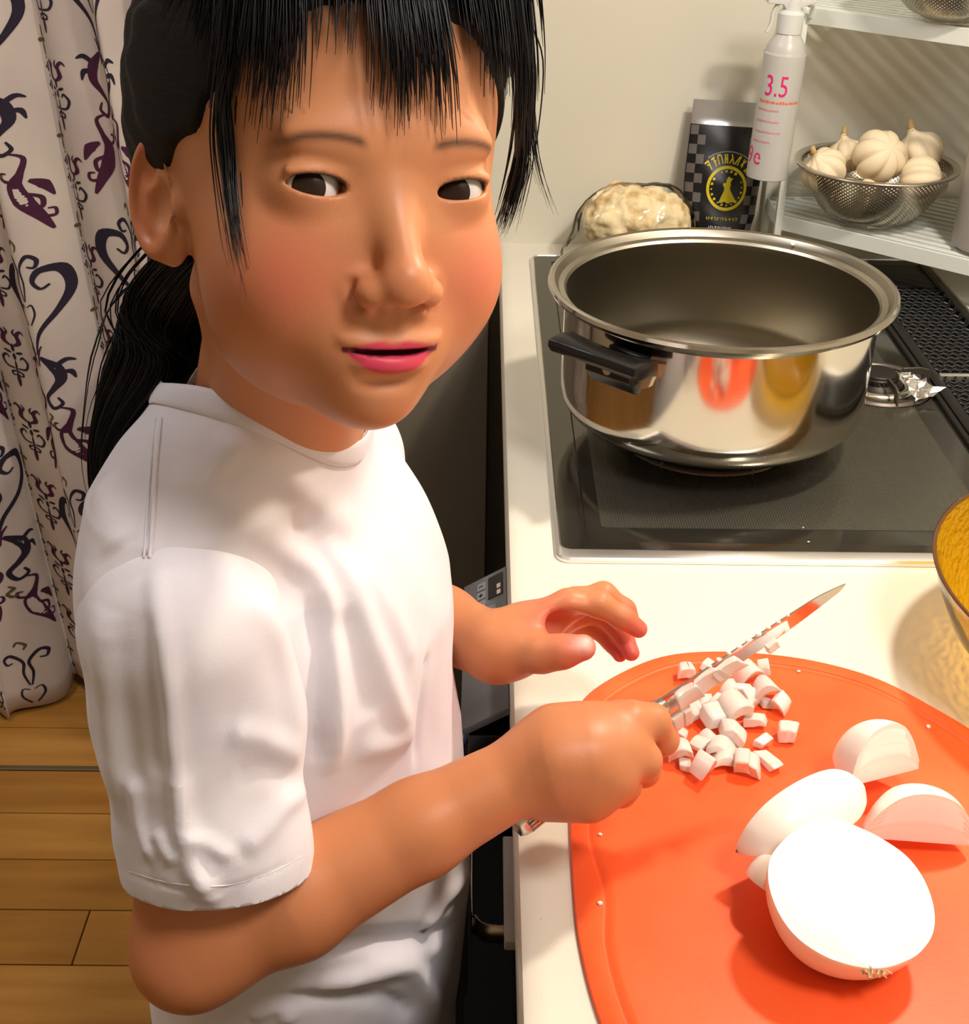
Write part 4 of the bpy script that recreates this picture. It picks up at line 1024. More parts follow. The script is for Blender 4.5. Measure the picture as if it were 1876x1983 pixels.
# =================================================================== onion pieces
on_m = mat('onion_flesh', (248, 238, 226), rough=.32, spec=.45, sss=.25, sssr=(1, .8, .6)); on_m.node_tree.nodes['Principled BSDF'].inputs['Subsurface Scale'].default_value = .006
dice_m = mat('onion_dice', (250, 236, 224), rough=.30, spec=.45, trans=.35, sss=.2, sssr=(1, .8, .6)); dice_m.node_tree.nodes['Principled BSDF'].inputs['Subsurface Scale'].default_value = .006
rnd = random.Random(14)
def dice_mesh(r_, sx, sy, sz, curv):
    bm = bmesh.new(); bmesh.ops.create_grid(bm, x_segments=6, y_segments=3, size=.5)
    top = [v for v in bm.verts]; me_v = []
    nx_ = 7; ny_ = 4; V_ = []
    sk = r_.uniform(-.3, .3); tp = r_.uniform(-.3, .3); jit = [[[r_.uniform(-.12, .12) for _ in range(2)] for _ in range(3)] for _ in range(2)]
    for lay in (0, 1):
        for j in range(ny_):
            for i in range(nx_):
                u = i/(nx_-1)-.5; v = j/(ny_-1)-.5
                x = (u+sk*v)*sx*(1+tp*v); y = v*sy; z = (lay-.5)*sz-curv*(u*u)*sx*4*.25*4
                V_.append((x+jit[lay][0][i > 3]*sx, y+jit[lay][1][j > 1]*sy, z+jit[lay][2][i > 3]*sz))
    F_ = []
    k = nx_*ny_
    for j in range(ny_-1):
        for i in range(nx_-1):
            a = j*nx_+i; F_.append((a, a+nx_, a+nx_+1, a+1)); F_.append((k+a, k+a+1, k+a+nx_+1, k+a+nx_))
    for i in range(nx_-1): F_.append((i, i+1, k+i+1, k+i)); a = (ny_-1)*nx_+i; F_.append((a+1, a, k+a, k+a+1))
    for j in range(ny_-1): a = j*nx_; F_.append((a+nx_, a, k+a, k+a+nx_)); a = j*nx_+nx_-1; F_.append((a, a+nx_, k+a+nx_, k+a))
    bm.free(); return V_, F_
def dice(px, py, sz, thick, rot, curv, lift=0, tilt=(0, 0), asp=.8, label=None, d=None, nrm_=None):
    V_, F_ = dice_mesh(rnd, sz, sz*asp, thick, curv)
    R = Matrix.Rotation(rot, 3, 'Z') @ Matrix.Rotation(tilt[0], 3, 'X') @ Matrix.Rotation(tilt[1], 3, 'Y')
    vs = [R @ Vector(v) for v in V_]; mz = min(v.z for v in vs)
    if d is None:
        zc = BZ-mz+lift; c = Vector(onz(px, py, zc)); c.z = zc
    else: c = Vector(D(px, py, d))
    me = bpy.data.meshes.new('onion_piece'); me.from_pydata([tuple(v) for v in vs], [], F_)
    bm = bmesh.new(); bm.from_mesh(me); bmesh.ops.recalc_face_normals(bm, faces=bm.faces)
    es = [e for e in bm.edges if e.calc_face_angle(0) > .6]; bmesh.ops.bevel(bm, geom=es, offset=min(thick, sz)*.09, segments=1, affect='EDGES'); bm.to_mesh(me); bm.free()
    me.materials.append(dice_m); o = bpy.data.objects.new('onion_piece', me); COL.objects.link(o); o.location = c
    me.polygons.foreach_set('use_smooth', np.ones(len(me.polygons), bool)); me.set_sharp_from_angle(angle=.7)
    tag(o, label or 'small piece of diced white onion in the heap on the orange chopping board', 'onion', 'diced onion on the board')
    return o
zs = .4264
pile = [(1125, 510, .0125, .0090, .3, .05, 0), (1222, 482, .0105, .004, .9, .1, 0), (1400, 500, .0165, .007, .5, .35, .002), (1470, 480, .0130, .006, 1.5, .3, .005), (1485, 570, .0185, .007, .1, .45, 0),
 (1320, 592, .0150, .0075, .7, .25, 0), (1412, 628, .0120, .008, 2.0, .3, 0), (1345, 655, .0185, .008, .4, .30, .006), (1400, 672, .0110, .006, 1.2, .1, .002), (1482, 655, .0095, .004, 0, .05, 0), (1555, 655, .0125, .008, 2.2, .3, 0),
 (1252, 715, .0160, .010, .35, .1, 0), (1432, 732, .0140, .006, -.1, .05, 0), (1345, 795, .0190, .009, -.5, .2, 0), (1230, 800, .0150, .003, .5, .3, .001), (1290, 845, .0170, .004, -.35, .3, .001), (1082, 790, .0120, .006, -.3, .2, 0),
 (1092, 858, .0165, .008, .1, .3, 0), (1116, 935, .0120, .005, 1.5, .05, 0), (1210, 912, .0170, .0100, 1.0, .35, 0), (1300, 900, .0150, .006, .2, .2, 0), (1185, 835, .0120, .005, .9, .15, .003),
 (1210, 640, .0110, .0025, .4, .1, 0), (1160, 690, .0130, .006, .6, .1, .002), (1265, 650, .0100, .006, .9, .1, .001), (1380, 590, .0100, .005, 1.9, .2, .004)]
PL = {0: 'diced onion cube at the far left of the heap, above the knife blade', 3: 'diced onion piece at the far right top of the heap, by the blade', 4: 'broad curved onion piece at the right of the heap below the blade',
      9: 'thin onion chip between two curved pieces at the right of the heap', 10: 'curved onion piece standing rightmost in the middle of the heap', 12: 'flat onion tile above the isolated cube, at the right of the heap',
      13: 'largest curved onion slab in the middle of the diced heap', 11: 'chunky onion cube in the heap just right of the fingertip', 17: 'onion piece at the lower left of the heap, next to the fist', 18: 'narrow onion strip lying lowest at the left of the heap',
      19: 'rounded onion chunk at the bottom middle of the diced heap', 20: 'onion piece at the bottom of the heap between the two larger chunks', 16: 'onion chip at the left of the heap touching the index finger'}
for i, (x, y, s, t, r, c, l) in enumerate(pile):
    dice(850+x*zs, 1080+y*zs, s, t, r, c, l, (rnd.uniform(-.25, .25), rnd.uniform(-.25, .25)), asp=rnd.uniform(.6, .95), label=PL.get(i))
dice(850+1577*zs, 1080+785*zs, .0130, .0105, -.12, .05, 0, (0, 0), .85, 'cube of onion lying apart at the right of the diced heap')
dice(850+1470*zs, 1080+832*zs, .0095, .006, .7, .05, 0, (.2, 0), .7, 'thin onion chip above the bright cube pair at the lower right of the heap')
dice(850+1398*zs, 1080+925*zs, .0190, .0110, -.35, .10, 0, (0, 0), .75, 'bright blocky onion cube at the lower right edge of the diced heap')
dice(850+1492*zs, 1080+922*zs, .0170, .0050, -1.05, .05, 0, (0, 0), .5, 'narrow bright onion strip beside the blocky cube at the lower right of the heap')
for x, y, s, lb in [(1162, 1617, .0016, 'tiny onion crumb on the left part of the board, below the fist'), (1161, 1750, .0016, 'tiny onion crumb near the groove at the left of the board'), (1797, 1408, .0020, 'tiny onion crumb at the upper right of the board'), (1546, 1301, .0014, 'tiny onion crumb above the heap near the far edge of the board')]:
    c = onz(x, y, BZ); crumb('onion_crumb', (c[0], c[1], BZ+s*.35), s, on_m, lb)
for x, y, s, z, lb in [(1565, 1050, .0012, CZ+.0046, 'white crumb on the near edge of the hob glass'), (1555, 1022, .0009, CZ+.0046, 'white fleck on the dotted field of the hob')]:
    c = onz(x, y, z); crumb('crumb', (c[0], c[1], z+s*.3), s, on_m, lb)['category'] = 'crumb'
c = Vector((PX+.1475*math.cos(.93), PY+.1475*math.sin(.93), 1.0113-.004)); crumb('onion_crumb', tuple(c), .0026, on_m, 'bit of onion stuck on the inner rim of the steel pot')

_oc = catmull([(t, r, 0) for t, r in zip([0, .02, .08, .20, .36, .55, .72, .86, .95, 1], [.10, .28, .57, .84, .98, 1.0, .89, .62, .34, .16])], 12)
_ox = [p.x for p in _oc]; _oy = [p.y for p in _oc]
def onion_radius(t):       # t 0 root .. 1 stem
    return float(np.interp(t, _ox, _oy))
def onion_part(name, c, axis, up, R, L_, a0, a1, label, skin_=None, layers=True):
    """part of an onion between two half-planes through its root-stem axis; 'up' is the direction of angle 0"""
    ax = Vector(axis).normalized(); u_ = Vector(up); u_ = (u_-ax*u_.dot(ax)).normalized(); w_ = ax.cross(u_); c = Vector(c)
    root = empty(name, c, label, 'onion')
    n, m_ = 36, 60; mb = MB()
    def pt(t, a, k=1.0): r = onion_radius(t)*R*k; return c+ax*((t-.5)*L_)+(u_*math.cos(a)+w_*math.sin(a))*r
    for j in range(m_+1):
        t = j/m_
        for i in range(n+1): mb.v.append(tuple(pt(t, a0+(a1-a0)*i/n)))
    k = n+1
    for j in range(m_):
        for i in range(n): a = j*k+i; mb.f.append((a, a+1, a+k+1, a+k)); mb.mi.append(0)
    # the cut faces: every layer's edge stands a hair proud of the gap between layers
    half = abs((a1-a0)-PI) < .01
    K = [0, .10, .16, .22, .34, .36, .48, .50, .62, .64, .76, .78, .90, .915, 1.0]
    def face(ang, flip):
        nrm2 = (-u_*math.sin(ang)+w_*math.cos(ang))*(1 if flip else -1)
        b = len(mb.v)
        for j in range(m_+1):
            t = j/m_
            for q, kk_ in enumerate(K):
                dz = -.00025 if q in (4, 5, 7, 9, 11, 13) and layers else 0
                mb.v.append(tuple(pt(t, ang, kk_)+nrm2*dz))
        kk2 = len(K)
        for j in range(m_):
            for q in range(kk2-1):
                a = b+j*kk2+q; f = (a, a+1, a+kk2+1, a+kk2); mb.f.append(f if not flip else f[::-1]); mb.mi.append(0)
    face(a0, False); face(a1, True)
    mb.f.append(tuple(range(n+1))[::-1]); mb.f.append(tuple(m_*k+i for i in range(n+1))); mb.mi += [0, 0]
    me = mb.mesh('flesh'); bm = bmesh.new(); bm.from_mesh(me); bmesh.ops.remove_doubles(bm, verts=bm.verts, dist=1e-5); bmesh.ops.recalc_face_normals(bm, faces=bm.faces); bm.to_mesh(me); bm.free()
    o = link('flesh', me, on_m, root); me.polygons.foreach_set('use_smooth', np.ones(len(me.polygons), bool)); me.set_sharp_from_angle(angle=.7)
    return root, pt, c, ax, u_, w_
rt_m = mat('onion_root', (226, 206, 160), rough=.8); sk_m = mat('onion_paper', (238, 214, 172), rough=.4, trans=.25)
# half onion, cut face up
oc = Vector((.1785, -.3985, BZ+.0405)); nrm_f = Vector((.10, -.20, .97)).normalized(); oax = Vector((-.10, 1, .22)); oax = (oax-nrm_f*oax.dot(nrm_f)).normalized()
root, pt, c, ax, u_, w_ = onion_part('onion_half', oc, oax, nrm_f.cross(oax), .0445, .092, 0, PI, 'halved white onion with its cut face up at the lower right of the board')
side = 1
if (pt(.5, PI/2)-c).dot(nrm_f) > 0:
    for o in kids(root): bpy.data.objects.remove(o)
    bpy.data.objects.remove(root)
    root, pt, c, ax, u_, w_ = onion_part('onion_half', oc, oax, nrm_f.cross(oax), .0445, .092, PI, 2*PI, 'halved white onion with its cut face up at the lower right of the board')
mb = MB(); r_ = random.Random(5)
for i in range(26):
    p0 = c-ax*.0440+nrm_f*r_.uniform(-.006, -.0005)+w_*0+u_*r_.uniform(-.006, .006); d_ = (-ax+Vector((r_.gauss(0, .5), r_.gauss(0, .5), r_.gauss(0, .3)))).normalized(); mb.tube([p0, p0+d_*r_.uniform(.003, .006)], [.0008, .0004], n=4)
mb.build('root_fibres', rt_m, root)['kind'] = 'stuff'
mb = MB(); 
for j in range(9):
    for i in range(7):
        a = PI*(1.30 if pt(.5, 1.5*PI).z < c.z else .3)+i*.09; t = .03+.05*j
        p = pt(t, a, 1.03+.03*math.sin(i*1.7+j)); mb.v.append(tuple(p))
for j in range(8):
    for i in range(6): a = j*7+i; mb.f.append((a, a+1, a+8, a+7)); mb.mi.append(0)
o = mb.build('papery_skin', sk_m, root, smooth=True); md = o.modifiers.new('t', 'SOLIDIFY'); md.thickness = .0004
# wedges
def wedge(pA, pB, R, upv, a0, a1, label, ext=1.0):
    A = Vector(pA); B = Vector(pB); return onion_part('onion_wedge', (A+B)/2, B-A, upv, R, (B-A).length*ext, a0, a1, label)
A = Vector(onz(1424, 1650, BZ+.022)); B = Vector(onz(1664, 1524, BZ+.026))
wedge(A, B, .031, Vector((-.30, -.60, .50)), -.62, .62, 'long onion wedge pointing lower left, its smooth side up, behind the half onion')
A = Vector(onz(1650, 1522, BZ+.024)); B = Vector(onz(1775, 1490, BZ+.018))
wedge(A, B, .036, Vector((-.25, .6, .74)), -.9, .5, 'blunt onion wedge at the upper right, touching the long wedge', 1.05)
A = Vector(onz(1668, 1622, BZ+.012)); B = Vector(onz(1880, 1638, BZ+.008))
wedge(B, A, .034, Vector((.1, .5, .8)), -.45, .75, 'bright onion wedge with ragged root tips at the right edge of the board')
A = Vector(onz(1446, 1680, BZ+.014)); B = Vector(onz(1560, 1750, BZ+.008))
wedge(A, B, .023, Vector((-.5, -.2, .8)), -.45, .45, 'small onion wedge poking out left from under the half onion')
mb = MB()

# =================================================================== knife
kn_b = mat('knife_blade', (.74, .74, .74), rough=.08, metal=1); kn_h = mat('knife_handle', (.66, .62, .58), rough=.26, metal=1)
KB = Vector(D(1262, 1385, .772)); KT = Vector(D(1637, 1132, .800)); KE = Vector(D(998, 1606, .744))
knife = empty('kitchen_knife', KB, 'slim steel kitchen knife with ribbed metal handle held in the right fist', 'knife')
ka = (KT-KB).normalized(); kl = (KT-KB).length
tcam = (Vector(CAM)-KB).normalized()
# blade width runs down towards the board; the flat is turned to the lens but leans back to mirror the board
kw = (ka.cross(tcam)).normalized()
if kw.z > 0: kw = -kw
KM = KB*.45+KT*.55; vd = (KM-Vector(CAM)).normalized(); b1 = (tcam-ka*tcam.dot(ka)).normalized(); b2 = ka.cross(b1); best = (9, b1)
for i in range(-55, 56):      # roll of the blade about its own axis
    a_ = math.radians(i); nf = b1*math.cos(a_)+b2*math.sin(a_); rf = vd-nf*2*vd.dot(nf)
    if rf.z < -.15:
        h_ = KM+rf*((BZ-KM.z)/rf.z); e_ = (Vector((h_.x, h_.y, 0))-Vector((.17, -.33, 0))).length
        if e_ < best[0]: best = (e_, nf)
kf = best[1]; kw = kf.cross(ka).normalized()
if kw.z > 0: kw = -kw
kf = ka.cross(kw).normalized()
def kp(s, w_, t): return KB+ka*s*kl+kw*w_+kf*t
mb = MB(); n = 30
for i in range(n+1):
    s = i/n; top = -.0085+.0035*s*s+.0042*max(0, (s-.82)/.18)**1.6; bot = .0068-.0050*max(0, (s-.55)/.45)**2.2
    if s > .985: bot = top+.0006
    th = .0009*(1-.6*s)
    mb.v += [tuple(kp(s, top, th*.8)), tuple(kp(s, bot-.003*(1-s), th*.6)), tuple(kp(s, bot, 0)), tuple(kp(s, bot-.003*(1-s), -th*.6)), tuple(kp(s, top, -th*.8))]
for i in range(n):
    for j in range(5): mb.f.append((i*5+j, i*5+(j+1) % 5, (i+1)*5+(j+1) % 5, (i+1)*5+j)); mb.mi.append(0)
mb.f += [(0, 1, 2, 3, 4)[::-1], tuple(n*5+j for j in range(5))]; mb.mi += [0, 0]
mb.build('blade', kn_b, knife, autos=.3)
mb = MB(); hp = catmull([KE, KE*.66+KB*.34+Vector((0, 0, .002)), KE*.30+KB*.70+Vector((0, 0, .001)), KB+ka*.002, KB+ka*.012], 8)
t_ = np.linspace(0, 1, len(hp)); rs = np.interp(t_, [0, .05, .2, .5, .75, .93, 1], [.0060, .0092, .0105, .0090, .0085, .0062, .0018])
mb.tube(hp, list(rs), n=20, flat=.7, upv=kf); h = mb.build('handle', kn_h, knife, smooth=True)
mb = MB()
for k in range(9):
    i0 = 3+k
    p = hp[i0]; tt = (hp[i0+1]-hp[i0-1]).normalized()
    sid = tt.cross(tcam).normalized()
for k in range(-4, 5):
    pts = []
    for i in range(2, 20):
        tt = (hp[i+1]-hp[i-1]).normalized(); sid = tt.cross(tcam).normalized(); f2_ = sid.cross(tt)
        if f2_.dot(tcam) < 0: f2_ = -f2_
        r = rs[i]*.98; x = k/4.6; pts.append(hp[i]+sid*r*x*.9+f2_*r*.80*math.sqrt(max(0, 1-x*x)))
    mb.tube(pts, .0007, n=6)
mb.build('grip_ribs', kn_h, h, smooth=True)['kind'] = 'stuff'
# onion stuck to the blade
for (px, py, s, t, r, dd, lb) in [(1330, 1348, .0150, .004, .62, .766, 'square onion piece stuck on the knife blade next to the fist'), (1372, 1318, .0210, .004, .62, .770, 'long onion piece stuck on the middle of the knife blade'), (1408, 1296, .0200, .0035, .62, .773, 'onion piece stuck on the blade just above the long one'), (1494, 1250, .0075, .004, .4, .783, 'small onion bit stuck on the orange-mirroring part of the blade'), (1318, 1392, .0150, .005, .5, .780, 'onion piece hanging below the knife blade by the fingertip')]:
    o = dice(px, py, s, t, 0, .05, 0, (0, 0), .62 if s > .016 else .9, lb, d=dd)
    Mx = Matrix([[ka[i], kw[i], kf[i]] for i in range(3)]); o.rotation_euler = Mx.to_euler(); o['group'] = 'onion on the knife'
for q in range(9):
    s = .30+.05*q; p = kp(s, -.0090+.0035*s*s, 0); crumb('onion_crumb', tuple(p), .0014+.0008*rnd.random(), on_m, 'fine onion crumbs along the back of the knife blade', 'crumbs on the knife')
# =================================================================== the child
skin = mat('skin', (200, 130, 90), rough=.42, spec=.35, sss=.12, sssr=(1.0, .35, .18))
attr_color(skin)
t_, b_ = bump(skin, 900, .12, .0004, 3)
hair_m = mat('black_hair', (.006, .005, .006), rough=.33, spec=.45)
white_cotton = mat('white_cotton', (222, 217, 222), rough=.9, spec=.15, sheen=.25)
mottle(white_cotton, (215, 210, 217), (226, 221, 226), 14, 3)
bump(white_cotton, 1400, .18, .0004, 2)
person = empty('person', (-.143, -.253, 0), 'child in a white t-shirt, black hair tied back, chopping onion at the worktop', 'person')

# ---- head frame
HEAD_C = Vector(D(628, 345, .60))
def cam_dir(v): return Vector(_r2*v[0]+_u2*v[1]-_fw*v[2])
h_yaw, h_pit, h_rol = math.radians(19), math.radians(3), math.radians(2)
tocam = (Vector(CAM)-HEAD_C).normalized()
cr = Vector(_r2); cr = (cr-tocam*cr.dot(tocam)).normalized(); cu = tocam.cross(cr)
# X = her left, Y = forward, Z = up, first facing the lens, then turned, tipped and tilted
Rr = Matrix.Rotation(-h_rol, 3, tocam)
X0 = Rr @ cr; Z0 = Rr @ cu; Y0 = tocam.copy()
Ry = Matrix.Rotation(h_yaw, 3, Z0)
X0 = Ry @ X0; Y0 = Ry @ Y0
Rp = Matrix.Rotation(h_pit, 3, X0)
Y0 = Rp @ Y0; Z0 = Rp @ Z0
HS = 1.05
HM = np.array([[X0[i], Y0[i], Z0[i]] for i in range(3)])     # local -> world
def h2w(p): return HEAD_C+Vector(HM@np.array(p))*HS
def w2h(P): return ((P-np.array(HEAD_C, P.dtype))@HM.astype(P.dtype))/HS

def rotm(axis, deg): return np.array(Matrix.Rotation(math.radians(deg), 3, axis))
def head_sdf(p):
    x = p[:, 0]; y = p[:, 1]; z = p[:, 2]
    s = p.copy(); s[:, 0] = np.abs(x)
    d = ell(p, (0, -.018, .038), (.0715, .088, .074))
    d = smin(d, ell(p, (0, .012, .028), (.063, .072, .060)), .02)          # forehead
    d = smin(d, ell(p, (0, .018, -.020), (.0600, .066, .060)), .022)       # mid face
    d = smin(d, ell(p, (0, .024, -.058), (.0520, .050, .037)), .022)       # jaw
    d = smin(d, ell(p, (0, .062, -.081), (.0175, .0165, .0145)), .020)     # chin
    d = smin(d, ell(s, (.0330, .050, -.034), (.0240, .0240, .0250)), .024) # cheeks
    d = smin(d, ell(p, (0, .0680, -.058), (.0250, .0175, .0200)), .014)    # muzzle
    d = smin(d, ell(s, (.022, .0755, .0190), (.019, .0065, .0070)), .014)   # brow
    d = smax(d, -ell(s, (.0300, .0960, -.0005), (.0180, .0130, .0095)), .012)  # socket
    d = smin(d, ell(s, (.0300, .0665, .0), (.0150, .0147, .0125)), .006)   # lids
    d = smin(d, ell(s, (.0290, .0775, .0064), (.0125, .0030, .0024)), .004)  # upper lid fold
    # nose
    n = cap(p, (0, .0780, -.002), (0, .0945, -.030), .0072, .0084)
    n = smin(n, ell(p, (0, .0950, -.0335), (.0098, .0082, .0078)), .006)
    n = smin(n, ell(s, (.0112, .0885, -.0365), (.0068, .0082, .0062)), .0045)
    d = smin(d, n, .0085)
    d = smax(d, -ell(s, (.0066, .0910, -.0435), (.0040, .0052, .0042)), .002)
    d = smax(d, -cap(s, (.0185, .0860, -.034), (.0150, .0850, -.0425), .0013, .0013), .004)
    # philtrum, lips
    d = smax(d, -cap(p, (0, .0900, -.046), (0, .0895, -.053), .0018, .0018), .004)
    zc = -.0605-.0000*x+ .9*x*x*4          # mouth line, corners a little up
    u = ell(np.stack([s[:, 0], y, z-zc], 1), (.0075, .0815, .0034), (.0130, .0060, .0036))
    l = ell(np.stack([x, y, z-zc], 1), (0, .0815, -.0050), (.0145, .0074, .0054))
    d = smin(d, u, .0035); d = smin(d, l, .0035)
    g = ell(np.stack([x, y, z-zc], 1), (0, .0875, 0), (.0195, .0085, .00135))
    d = smax(d, -g, .0010)
    d = smax(d, -ell(p, (0, .0840, -.0725), (.012, .0040, .0030)), .006)   # under the lip
    # eye openings
    hx = (s[:, 0]-.0295)/.0112
    ez = z-(.0012+.0010*hx)
    op = (np.abs(hx)**2.2+(ez/np.where(ez > 0, .0043, .0034))**2)-1
    o = np.maximum(op*.003, .0665-y)
    d = smax(d, -o, .0008)
    # ears
    e = s-np.array((.0665, -.003, -.011), s.dtype)
    Re = (rotm('X', 20)@rotm('Z', 26)).astype(s.dtype)
    q = e@Re/.82
    disc = ell(q, (0, -.006, .002), (.0045, .0180, .0300))
    lobe = ell(q, (0, .001, -.0235), (.0045, .0090, .0110))
    ear = smin(disc, lobe, .006)
    qa = np.stack([q[:, 0]-.0035, (q[:, 1]+.006)/.0180, (q[:, 2]-.002)/.0300], 1)
    rr = np.sqrt(qa[:, 1]**2+qa[:, 2]**2)
    rim = np.sqrt(qa[:, 0]**2+((rr-.92)*.022)**2)-.0030
    rim = np.where((q[:, 1] < .008), rim, .01)
    ear = smin(ear, rim, .003)
    ear = smax(ear, -ell(q, (.0065, -.0020, -.003), (.0075, .0095, .0140)), .003)
    ear = smax(ear, -ell(q, (.0060, -.0080, .015), (.0045, .0055, .0080)), .003)
    ear = smin(ear, ell(q, (.002, .0120, -.006), (.004, .0045, .0065)), .003)
    d = smin(d, ear*.82, .005)
    return d*HS
NECK_B = Vector((-.138, -.268, 1.090))
NA = h2w((0, -.030, -.055)); NBt = NECK_B
def skin_head(P):
    d = head_sdf(w2h(P))
    n = cap(P, NA, NBt, .043, .047)
    # throat muscle towards the collar bone
    n = smin(n, cap(P, h2w((-.040, -.02, -.050)), (-.118, -.285, 1.080), .013, .010), .02)
    d = smin(d, n, .014)
    d = smin(d, ell(P, (-.143, -.253, 1.035), (.060, .095, .045)), .02)
    return d
def skin_colour(V, base=(.58, .240, .108)):
    p = w2h(np.asarray(V)); n = len(V)
    c = np.tile(np.array(base), (n, 1))
    def mixc(c, k, col): k = np.clip(k, 0, 1)[:, None]; return c*(1-k)+np.array(col)*k
    ax = np.abs(p[:, 0])
    head = (np.abs(p[:, 2]) < .12) & (ax < .1)
    ck = np.exp(-(((ax-.040)/.020)**2+((p[:, 2]+.033)/.020)**2))*(p[:, 1] > .03)*head
    c = mixc(c, ck*.75, (.60, .150, .085))
    ns = np.exp(-((ax/.014)**2+((p[:, 2]+.034)/.012)**2))*(p[:, 1] > .08)
    c = mixc(c, ns*.3, (.57, .17, .08))
    er = (ax > .070)*(p[:, 1] < .012)*head
    c = mixc(c, er*.5, (.54, .15, .065))
    # lips
    zc = -.0605+3.6*p[:, 0]**2
    zz = p[:, 2]-zc
    top = .0060*(1-(ax/.0208)**2)*(1-.25*np.exp(-(ax/.004)**2)); bot = .0098*(1-(ax/.0205)**2)
    lp = (zz < top) & (zz > -bot) & (ax < .0208) & (p[:, 1] > .068)
    edge = np.minimum(top-zz, zz+bot)/.0014
    c = mixc(c, lp*np.clip(edge, 0, 1), (.60, .050, .095))
    c = mixc(c, (np.abs(zz) < .0013)*(ax < .0200)*(p[:, 1] > .066), (.16, .012, .03))
    # brows, a dark line of lashes
    bz = .0195-((ax-.028)/.018)**2*.0035-np.clip(ax-.036, 0, 1)*.1
    br = np.exp(-((p[:, 2]-bz)/.0019)**2)*np.clip((ax-.012)/.004, 0, 1)*np.clip((.047-ax)/.008, 0, 1)*(p[:, 1] > .04)
    c = mixc(c, br*.85, (.05, .028, .02))
    hx = (ax-.0295)/.0112; ez = p[:, 2]-(.0012+.0010*hx)
    lash = (np.abs(hx) < .98)*np.exp(-((ez-.0045*np.sqrt(np.clip(1-np.abs(hx)**2.2, 0, 1)))/.00085)**2)*(p[:, 1] > .06)
    c = mixc(c, lash*.95, (.015, .010, .010))
    # freckle of colour noise
    return c
if True:
    c0 = HEAD_C
    lo = (min(c0.x-.13, -.26), min(c0.y-.13, -.37), 1.0); hi = (c0.x+.13, -.13, c0.z+.125)
    V1, F1 = isosurface(skin_head, lo, hi, HEADRES)
# ---- arms and hands
def kk(px, py, d): return np.array(D(px, py, d))
RS = np.array((-.172, -.362, 1.036)); RE = kk(372, 1838, .715); RW = kk(1040, 1482, .742)
def skin_rarm(P):
    E2 = RE; mid = RE*.72+RW*.28
    d = cap(P, RS, E2, .034, .0285)
    d = smin(d, chain(P, [E2, mid, RE*.35+RW*.65, RW], [.0275, .0335, .0260, .0208], .01), .022)
    return d
def hand_right(P):
    # back of the fist towards the lens, knuckles to the right, fingers closed round the handle
    bk = [kk(1060, 1440, .742), kk(1185, 1395, .748)]
    d = chain(P, [RW, kk(1075, 1474, .740), kk(1130, 1468, .742)], [.0208, .025, .027], .01)
    # palm : index .. little metacarpals
    K = [kk(1218, 1402, .752), kk(1206, 1458, .741), kk(1180, 1512, .737), kk(1140, 1548, .738)]
    B = [kk(1080, 1428, .748), kk(1075, 1462, .744), kk(1070, 1498, .744), kk(1066, 1532, .748)]
    for a, b, r in zip(B, K, (.0150, .0150, .0145, .0135)):
        d = smin(d, cap(P, a, b, r+.003, r-.0015), .012)
    d = smin(d, cap(P, kk(1080, 1430, .765), kk(1130, 1420, .775), .016, .013), .012)   # thumb base, far side
    fs = None
    F = [
     [K[0], kk(1262, 1398, .757), kk(1282, 1432, .770), kk(1262, 1450, .784)],
     [K[1], kk(1244, 1472, .748), kk(1246, 1492, .768), kk(1222, 1482, .781)],
     [K[2], kk(1206, 1520, .752), kk(1202, 1532, .769), kk(1180, 1512, .780)],
     [K[3], kk(1154, 1552, .754), kk(1156, 1558, .768), kk(1138, 1542, .776)]]
    R = [(.0112, .0102, .0092, .0080), (.0112, .0104, .0092, .0080), (.0108, .0100, .0090, .0078), (.0098, .0090, .0080, .0070)]
    for f_, r in zip(F, R):
        e = chain(P, f_, r, .004)
        fs = e if fs is None else smin(fs, e, .0022)
    d = smin(d, fs, .0055)
    th = chain(P, [kk(1120, 1415, .775), kk(1200, 1392, .785), kk(1262, 1388, .783)], [.0125, .0105, .0085], .004)
    d = smin(d, th, .004)
    return d
LS = np.array((-.116, -.165, 1.020)); LE = np.array((-.135, -.075, .885)); LW = kk(962, 1256, .842)
def hand_left(P):
    d = chain(P, [LW, kk(1010, 1240, .848)], [.0205, .0225], .01)
    K = [kk(1100, 1172, .842), kk(1112, 1168, .862), kk(1112, 1186, .880), kk(1100, 1205, .894)]
    B = [kk(1010, 1222, .842), kk(1015, 1218, .855), kk(1015, 1228, .866), kk(1010, 1242, .874)]
    for a, b, r in zip(B, K, (.0125, .012, .0115, .011)):
        d = smin(d, cap(P, a, b, r+.002, r-.002), .010)
    F = [
     [K[0], kk(1160, 1170, .842), kk(1205, 1196, .846), kk(1236, 1218, .850)],
     [K[1], kk(1168, 1152, .866), kk(1208, 1182, .870), kk(1226, 1212, .872)],
     [K[2], kk(1165, 1188, .892), kk(1205, 1230, .892), kk(1222, 1264, .886)],
     [K[3], kk(1150, 1212, .900), kk(1186, 1244, .900), kk(1200, 1268, .894)]]
    R = [(.0092, .0082, .0074, .0058), (.0092, .0082, .0074, .0058), (.0090, .0080, .0070, .0056), (.0080, .0072, .0064, .0050)]
    fs = None
    for f_, r in zip(F, R):
        e = chain(P, f_, r, .004); fs = e if fs is None else smin(fs, e, .0018)
    d = smin(d, fs, .005)
    th = chain(P, [kk(1005, 1262, .832), kk(1050, 1266, .820), kk(1088, 1262, .814), kk(1128, 1254, .812)], [.0150, .0112, .0098, .0082], .006)
    d = smin(d, th, .009)
    d = smax(d, -ell(P, kk(1090, 1215, .840), (.016, .010, .012)), .008)
    return d
